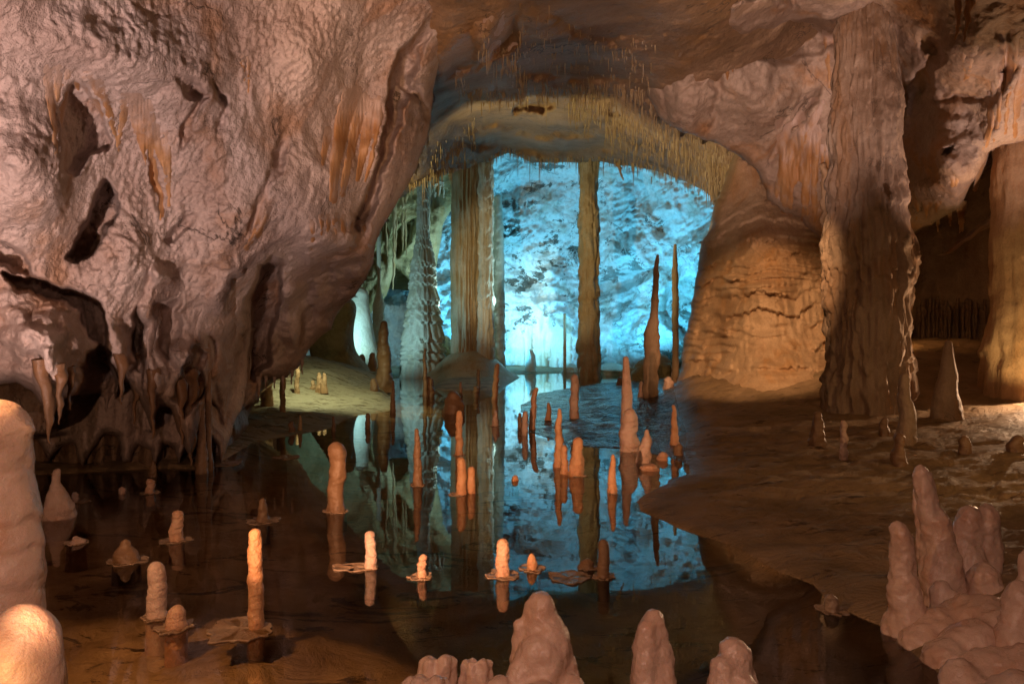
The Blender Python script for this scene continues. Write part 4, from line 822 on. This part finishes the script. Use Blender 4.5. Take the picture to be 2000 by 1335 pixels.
drapery('ochre stalactite of the pair high near the right edge', RW, [([(1872, -10), (1870, 40), (1866, 78)], 12, 3), ([(1892, -10), (1890, 50), (1886, 82)], 14, 3)], free=True, name='stalactite', cat='stalactite', split='ochre pair high on the right')
drapery('ochre drapery trailing down the right bulge', RW, [([(1945, 160), (1935, 240), (1925, 300), (1905, 370)], 10, 4), ([(1930, 185), (1930, 240), (1918, 300)], 8, 3), ([(1955, 150), (1948, 230), (1940, 290)], 12, 4)])
drapery('small orange tip on the lower edge of the right bulge', RW, fan(1790, 1890, 390, 420, 9, 9, 2, 0, 12), name='stalactite', cat='stalactite', split='orange tips under the right bulge')
drapery('short ochre stalactite of the pair on the face of the right bulge', RW, [([(1862, 345), (1860, 380)], 12, 3), ([(1870, 340), (1866, 372)], 8, 3)], name='stalactite', cat='stalactite', split='ochre pair on the right bulge')
drapery('orange strand hanging between the arch and the great column', RW, fan(1600, 1640, 280, 390, 5, 9, 3, 0, 16), name='stalactite', cat='stalactite', split='orange strands above the flowstone')
drapery('ochre strands at the right top corner beside the golden column', RW, [([(1985, 60), (1972, 160), (1962, 260)], 16, 5), ([(1998, 120), (1985, 220), (1978, 300)], 16, 5), ([(1880, 100), (1885, 150)], 10, 3), ([(1905, 95), (1890, 150), (1875, 165)], 10, 3)])
drapery('fluted pale curtain of flowstone at the foot of the bright wall', BW, fan(1054, 1112, 622, 712, 9, 12, 9, 0, 8), mat='white')
drapery('smaller fluted apron left of the pale curtain', BW, fan(1000, 1034, 652, 712, 5, 10, 8, 0, 8), mat='white')
drapery('ochre streak hanging from the ceiling over the arch', CE, [([(960, 40), (955, 90), (950, 130)], 14, 5), ([(975, 30), (968, 100), (960, 150)], 12, 4), ([(945, 60), (940, 120)], 10, 3), ([(1005, 90), (1003, 170)], 7, 2), ([(998, 95), (996, 150)], 6, 2)])
drapery('short brown stalactite tip at the left end of the arch brow', CE, fan(893, 915, 145, 165, 5, 5, 2), name='stalactite', cat='stalactite', split='brown tips on the arch brow')
drapery('single pointed stalactite under the arch right of the slim column', CE, [([(1207, 318), (1213, 335), (1217, 352)], 9, 2)], free=True, name='stalactite', cat='stalactite')
drapery('pale stalactite in the bundle hanging over the pagoda column', CL, fan(818, 860, 350, 430, 9, 7, 2, 0, 14), mat='white', name='stalactite', cat='stalactite', free=True, split='pale stalactites over the pagoda column')
drapery('olive stalactite hanging at the left end of the arch', CL, fan(750, 800, 390, 480, 6, 6, 2, 0, 16), mat='straw', name='stalactite', cat='stalactite', free=True, split='olive stalactites left of the arch')
drapery('single long olive stalactite beside the slim pale column', CL, [([(769, 380), (770, 470), (768, 566)], 7, 3)], mat='straw', name='stalactite', cat='stalactite', free=True)
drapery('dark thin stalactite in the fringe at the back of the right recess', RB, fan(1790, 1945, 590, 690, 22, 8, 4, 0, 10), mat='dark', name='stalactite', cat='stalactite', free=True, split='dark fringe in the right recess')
drapery('thin stalactite under the low tip of the left overhang', LM, [([(505, 735), (506, 775)], 8, 2), ([(520, 733), (521, 762)], 7, 2), ([(536, 735), (536, 758)], 6, 2), ([(552, 733), (552, 770)], 6, 2), ([(570, 722), (570, 750)], 6, 2), ([(590, 700), (590, 730)], 6, 2)], mat='left', free=True, name='stalactite', cat='stalactite', split='thin stalactites under the overhang tip')

# ---------------------------------------------------------------- soda straws: the 300 largest are objects, the rest one mass
def straws():
    items = []
    def add(px, py, lpx, rock=CE):
        D = rock.at(px, py)
        items.append((px, py, D, lpx))
    lp = np.array(LIP[3:-1], float); seg = np.hypot(*np.diff(lp, axis=0).T); cum = np.r_[0, np.cumsum(seg)]
    for _ in range(330):
        s = R_.uniform(0, cum[-1]); x = np.interp(s, cum, lp[:, 0]); y = np.interp(s, cum, lp[:, 1]); add(x, y - R_.uniform(3, 12), 4 + R_.expovariate(1 / 10))
    def band(line, spread, n, l0, l1):
        l = np.array(line, float); sg = np.hypot(*np.diff(l, axis=0).T); cm = np.r_[0, np.cumsum(sg)]
        for _ in range(n):
            s = R_.uniform(0, cm[-1]); add(np.interp(s, cm, l[:, 0]), np.interp(s, cm, l[:, 1]) + R_.gauss(0, spread), l0 * .5 + min(l1 * 1.4, R_.expovariate(1 / (l1 * .35))))
    band([(890, 165), (960, 195), (1060, 180), (1180, 175), (1260, 185)], 9, 380, 8, 24)
    band([(1110, 210), (1240, 220), (1340, 265), (1450, 330)], 18, 650, 8, 26)
    band([(1180, 250), (1300, 290), (1420, 345)], 22, 650, 8, 24)
    band([(840, 330), (880, 300), (930, 270)], 16, 160, 6, 18)
    band([(1000, 60), (1150, 110), (1280, 120)], 30, 180, 6, 18)
    band([(930, 100), (1000, 130), (1030, 160)], 20, 80, 8, 30)
    items.sort(key=lambda i: -i[3])
    def unit(k):
        V, Fc = [], []
        for z, r in ((.12, 1.4), (-.15, 1.0), (-.6, .75), (-1, .25)):
            for q in range(5): V.append((r * math.cos(q * 1.2566 + k), r * math.sin(q * 1.2566 + k), z))
        return np.array(V), grid_faces(4, 5, True)
    units = [mesh('soda_straw', unit(k)[0], unit(k)[1]) for k in range(4)]
    for u in units: u.materials.append(M['straw'])
    VV, FF, nv = [], [], 0
    for n, (px, py, D, l) in enumerate(items):
        p = P(px, py, D - .02); L = l * D / F; r = R_.uniform(.55, 1.15) * D / F
        if n < 300:
            o = bpy.data.objects.new('soda_straw', units[n % 4]); COL.objects.link(o); o.location = p; o.scale = (r, r, L)
            tag(o, 'thin pale soda straw stalactite in the dense fringe on the arch ceiling', 'stalactite', 'soda straws on the arch ceiling')
        else:
            V, Fc = unit(n); VV.append(V * np.array([r, r, L]) + p); FF.append(Fc + nv); nv += len(V)
    o = link('soda_straw_fringe', mesh('soda_straw_fringe', np.concatenate(VV), np.concatenate(FF)), None, M['straw'])
    tag(o, 'countless short soda straws covering the underside of the arch', 'stalactites', None, 'stuff')
straws()

# ---------------------------------------------------------------- lamps of the show cave, and added fill lights
def lamp(name, loc, tgt, power, col, angle=None, blend=.3, rad=.03):
    l = bpy.data.lights.new(name, 'SPOT' if angle else 'POINT'); l.energy = power; l.color = col; l.shadow_soft_size = rad
    o = bpy.data.objects.new(name, l); COL.objects.link(o); o.location = loc
    if angle:
        l.spot_size = math.radians(angle); l.spot_blend = blend
        from mathutils import Vector
        o.rotation_euler = (Vector([float(v) for v in tgt]) - Vector([float(v) for v in loc])).to_track_quat('-Z', 'Y').to_euler()
    return o
PINK = (1.0, .69, .62); WARM = (1.0, .50, .26); ORANGE = (1.0, .50, .16); CYAN = (.08, .58, .96); ICE = (.55, .95, 1.0); LIME = (.80, .85, .30)
lamp('wall_lamp_left', (-2.3, 1.3, .35), P(165, 60, 7), 1550, PINK, 58, .65)
lamp('wall_foot_fill', (-2.3, 1.4, .7), P(260, 790, 8.5), 170, (1.0, .52, .28), 52, .8)  # added fill that brightens the foot of the left wall
lamp('wall_lamp_right', (-.3, .3, .5), P(1440, 210, 15), 5800, PINK, 22, .7)
lamp('bulge_fill', (8.4, 9.5, .6), P(1885, 250, 13), 900, PINK, 40, .6)  # added spot to lift the dark right bulge
lamp('roof_fill', (-1.3, .4, .4), P(1110, 40, 10), 1700, (1.0, .56, .30), 44, .6)  # added fill that warms the ceiling above the arch
lamp('candle_lamp', (-1.30, .2, 1.30), P(962, 856, 8.5), 2700, WARM, 28, .6)
lamp('overhead_fill', (-.4, -.6, 2.7), (.4, 5, 0), 300, (1.0, .58, .42), 90, .6)  # added overhead fill for the pool bed and foreground
lamp('bank_fill', (6.6, 4.8, 1.7), (4.0, 9.5, .3), 230, (1.0, .57, .23), 84, .8)  # added out-of-frame fill for the right bank
lamp('pool_fill', (-2.3, 2.4, 2.0), (-.3, 5.8, -.3), 165, (1.0, .50, .20), 90, .7)  # extra light put in to brighten the pool bed
lamp('flowstone_lamp', (2.3, 8.4, 5.1), P(1478, 650, 16.5), 3000, (1.0, .58, .30), 30, .6)
lamp('recess_light', tuple(P(2075, 730, 13.2)), P(1850, 400, 14), 420, (1.0, .62, .36), None)
lamp('recess_light', tuple(P(1700, 640, 16)), P(1870, 590, 19), 65, (1.0, .50, .18), 120, .7)  # added fill behind the great column, lifts the black recess wall
lamp('gold_lamp', tuple(P(2040, 760, 12.2)), P(1985, 560, 14), 80, (1.0, .66, .28), 90, .6)
lamp('corner_lamp', tuple(P(-60, 1335, 1.95)), P(30, 1290, 2.2), 1.4, (1.0, .52, .18), None)
lamp('chamber_light', (float(P(935, 0, 38)[0]), 38.6, .4), P(1060, 440, 43), 2400, CYAN, 140, .6)
lamp('chamber_light', (float(P(1000, 0, 40)[0]), 40.2, .3), P(1060, 500, 43), 220, ICE, 150, .6)
lamp('chamber_light', (float(P(1285, 0, 33.5)[0]), 35.5, .6), P(1200, 400, 41), 2600, CYAN, 120, .6)
lamp('chamber_light', tuple(P(905, 610, 34.5)), P(800, 540, 36), 420, ICE, 140, .6)
lamp('chamber_light', tuple(P(1152, 640, 34.4)), P(950, 500, 34), 1300, ICE, 60, .6)  # added behind the slim column to whiten the sides of its neighbours
lamp('chamber_light', tuple(P(655, 670, 29.5)), P(780, 520, 35.5), 520, (.45, .92, 1.0), 110, .6)  # added behind the olive mound to brighten the left of the chamber
lamp('chamber_light', tuple(P(925, 590, 35.2)), P(1050, 585, 43), 2900, ICE, 46, .9)
lamp('arch_lamp', tuple(P(630, 590, 18.5)), P(1250, 270, 25), 2700, (.92, .78, .40), 70, .7)
lamp('shore_light', tuple(P(620, 560, 17.8)), P(660, 800, 19), 360, (.85, .85, .48), 122, .6)
lamp('shore_light', tuple(P(558, 692, 13.4)), P(620, 800, 18), 130, (.85, .80, .45), 110, .7)  # added second source for the dark front of the left shore
lamp('column_lamp', tuple(P(692, 560, 16.3)), P(1040, 520, 33), 3200, (1.0, .74, .36), 27, .6)

w = bpy.data.worlds.new('World'); SC.world = w; w.use_nodes = True
bg = w.node_tree.nodes['Background']; bg.inputs[0].default_value = (1.0, .50, .20, 1); bg.inputs[1].default_value = .03

cam = bpy.data.cameras.new('camera'); co = bpy.data.objects.new('camera', cam); COL.objects.link(co)
co.location = (0, 0, CH); co.rotation_euler = (PI / 2, 0, 0); cam.lens = 28; cam.sensor_width = 36; cam.clip_end = 200; cam.clip_start = .05
SC.camera = co
SC.view_settings.view_transform = 'Standard'; SC.view_settings.look = 'None'; SC.view_settings.exposure = 0; SC.view_settings.gamma = 1
SC.cycles.use_denoising = True; SC.cycles.max_bounces = 6; SC.cycles.diffuse_bounces = 3; SC.cycles.glossy_bounces = 3; SC.cycles.transparent_max_bounces = 8
SC.cycles.caustics_reflective = False; SC.cycles.caustics_refractive = False
SC.cycles.sample_clamp_indirect = 4
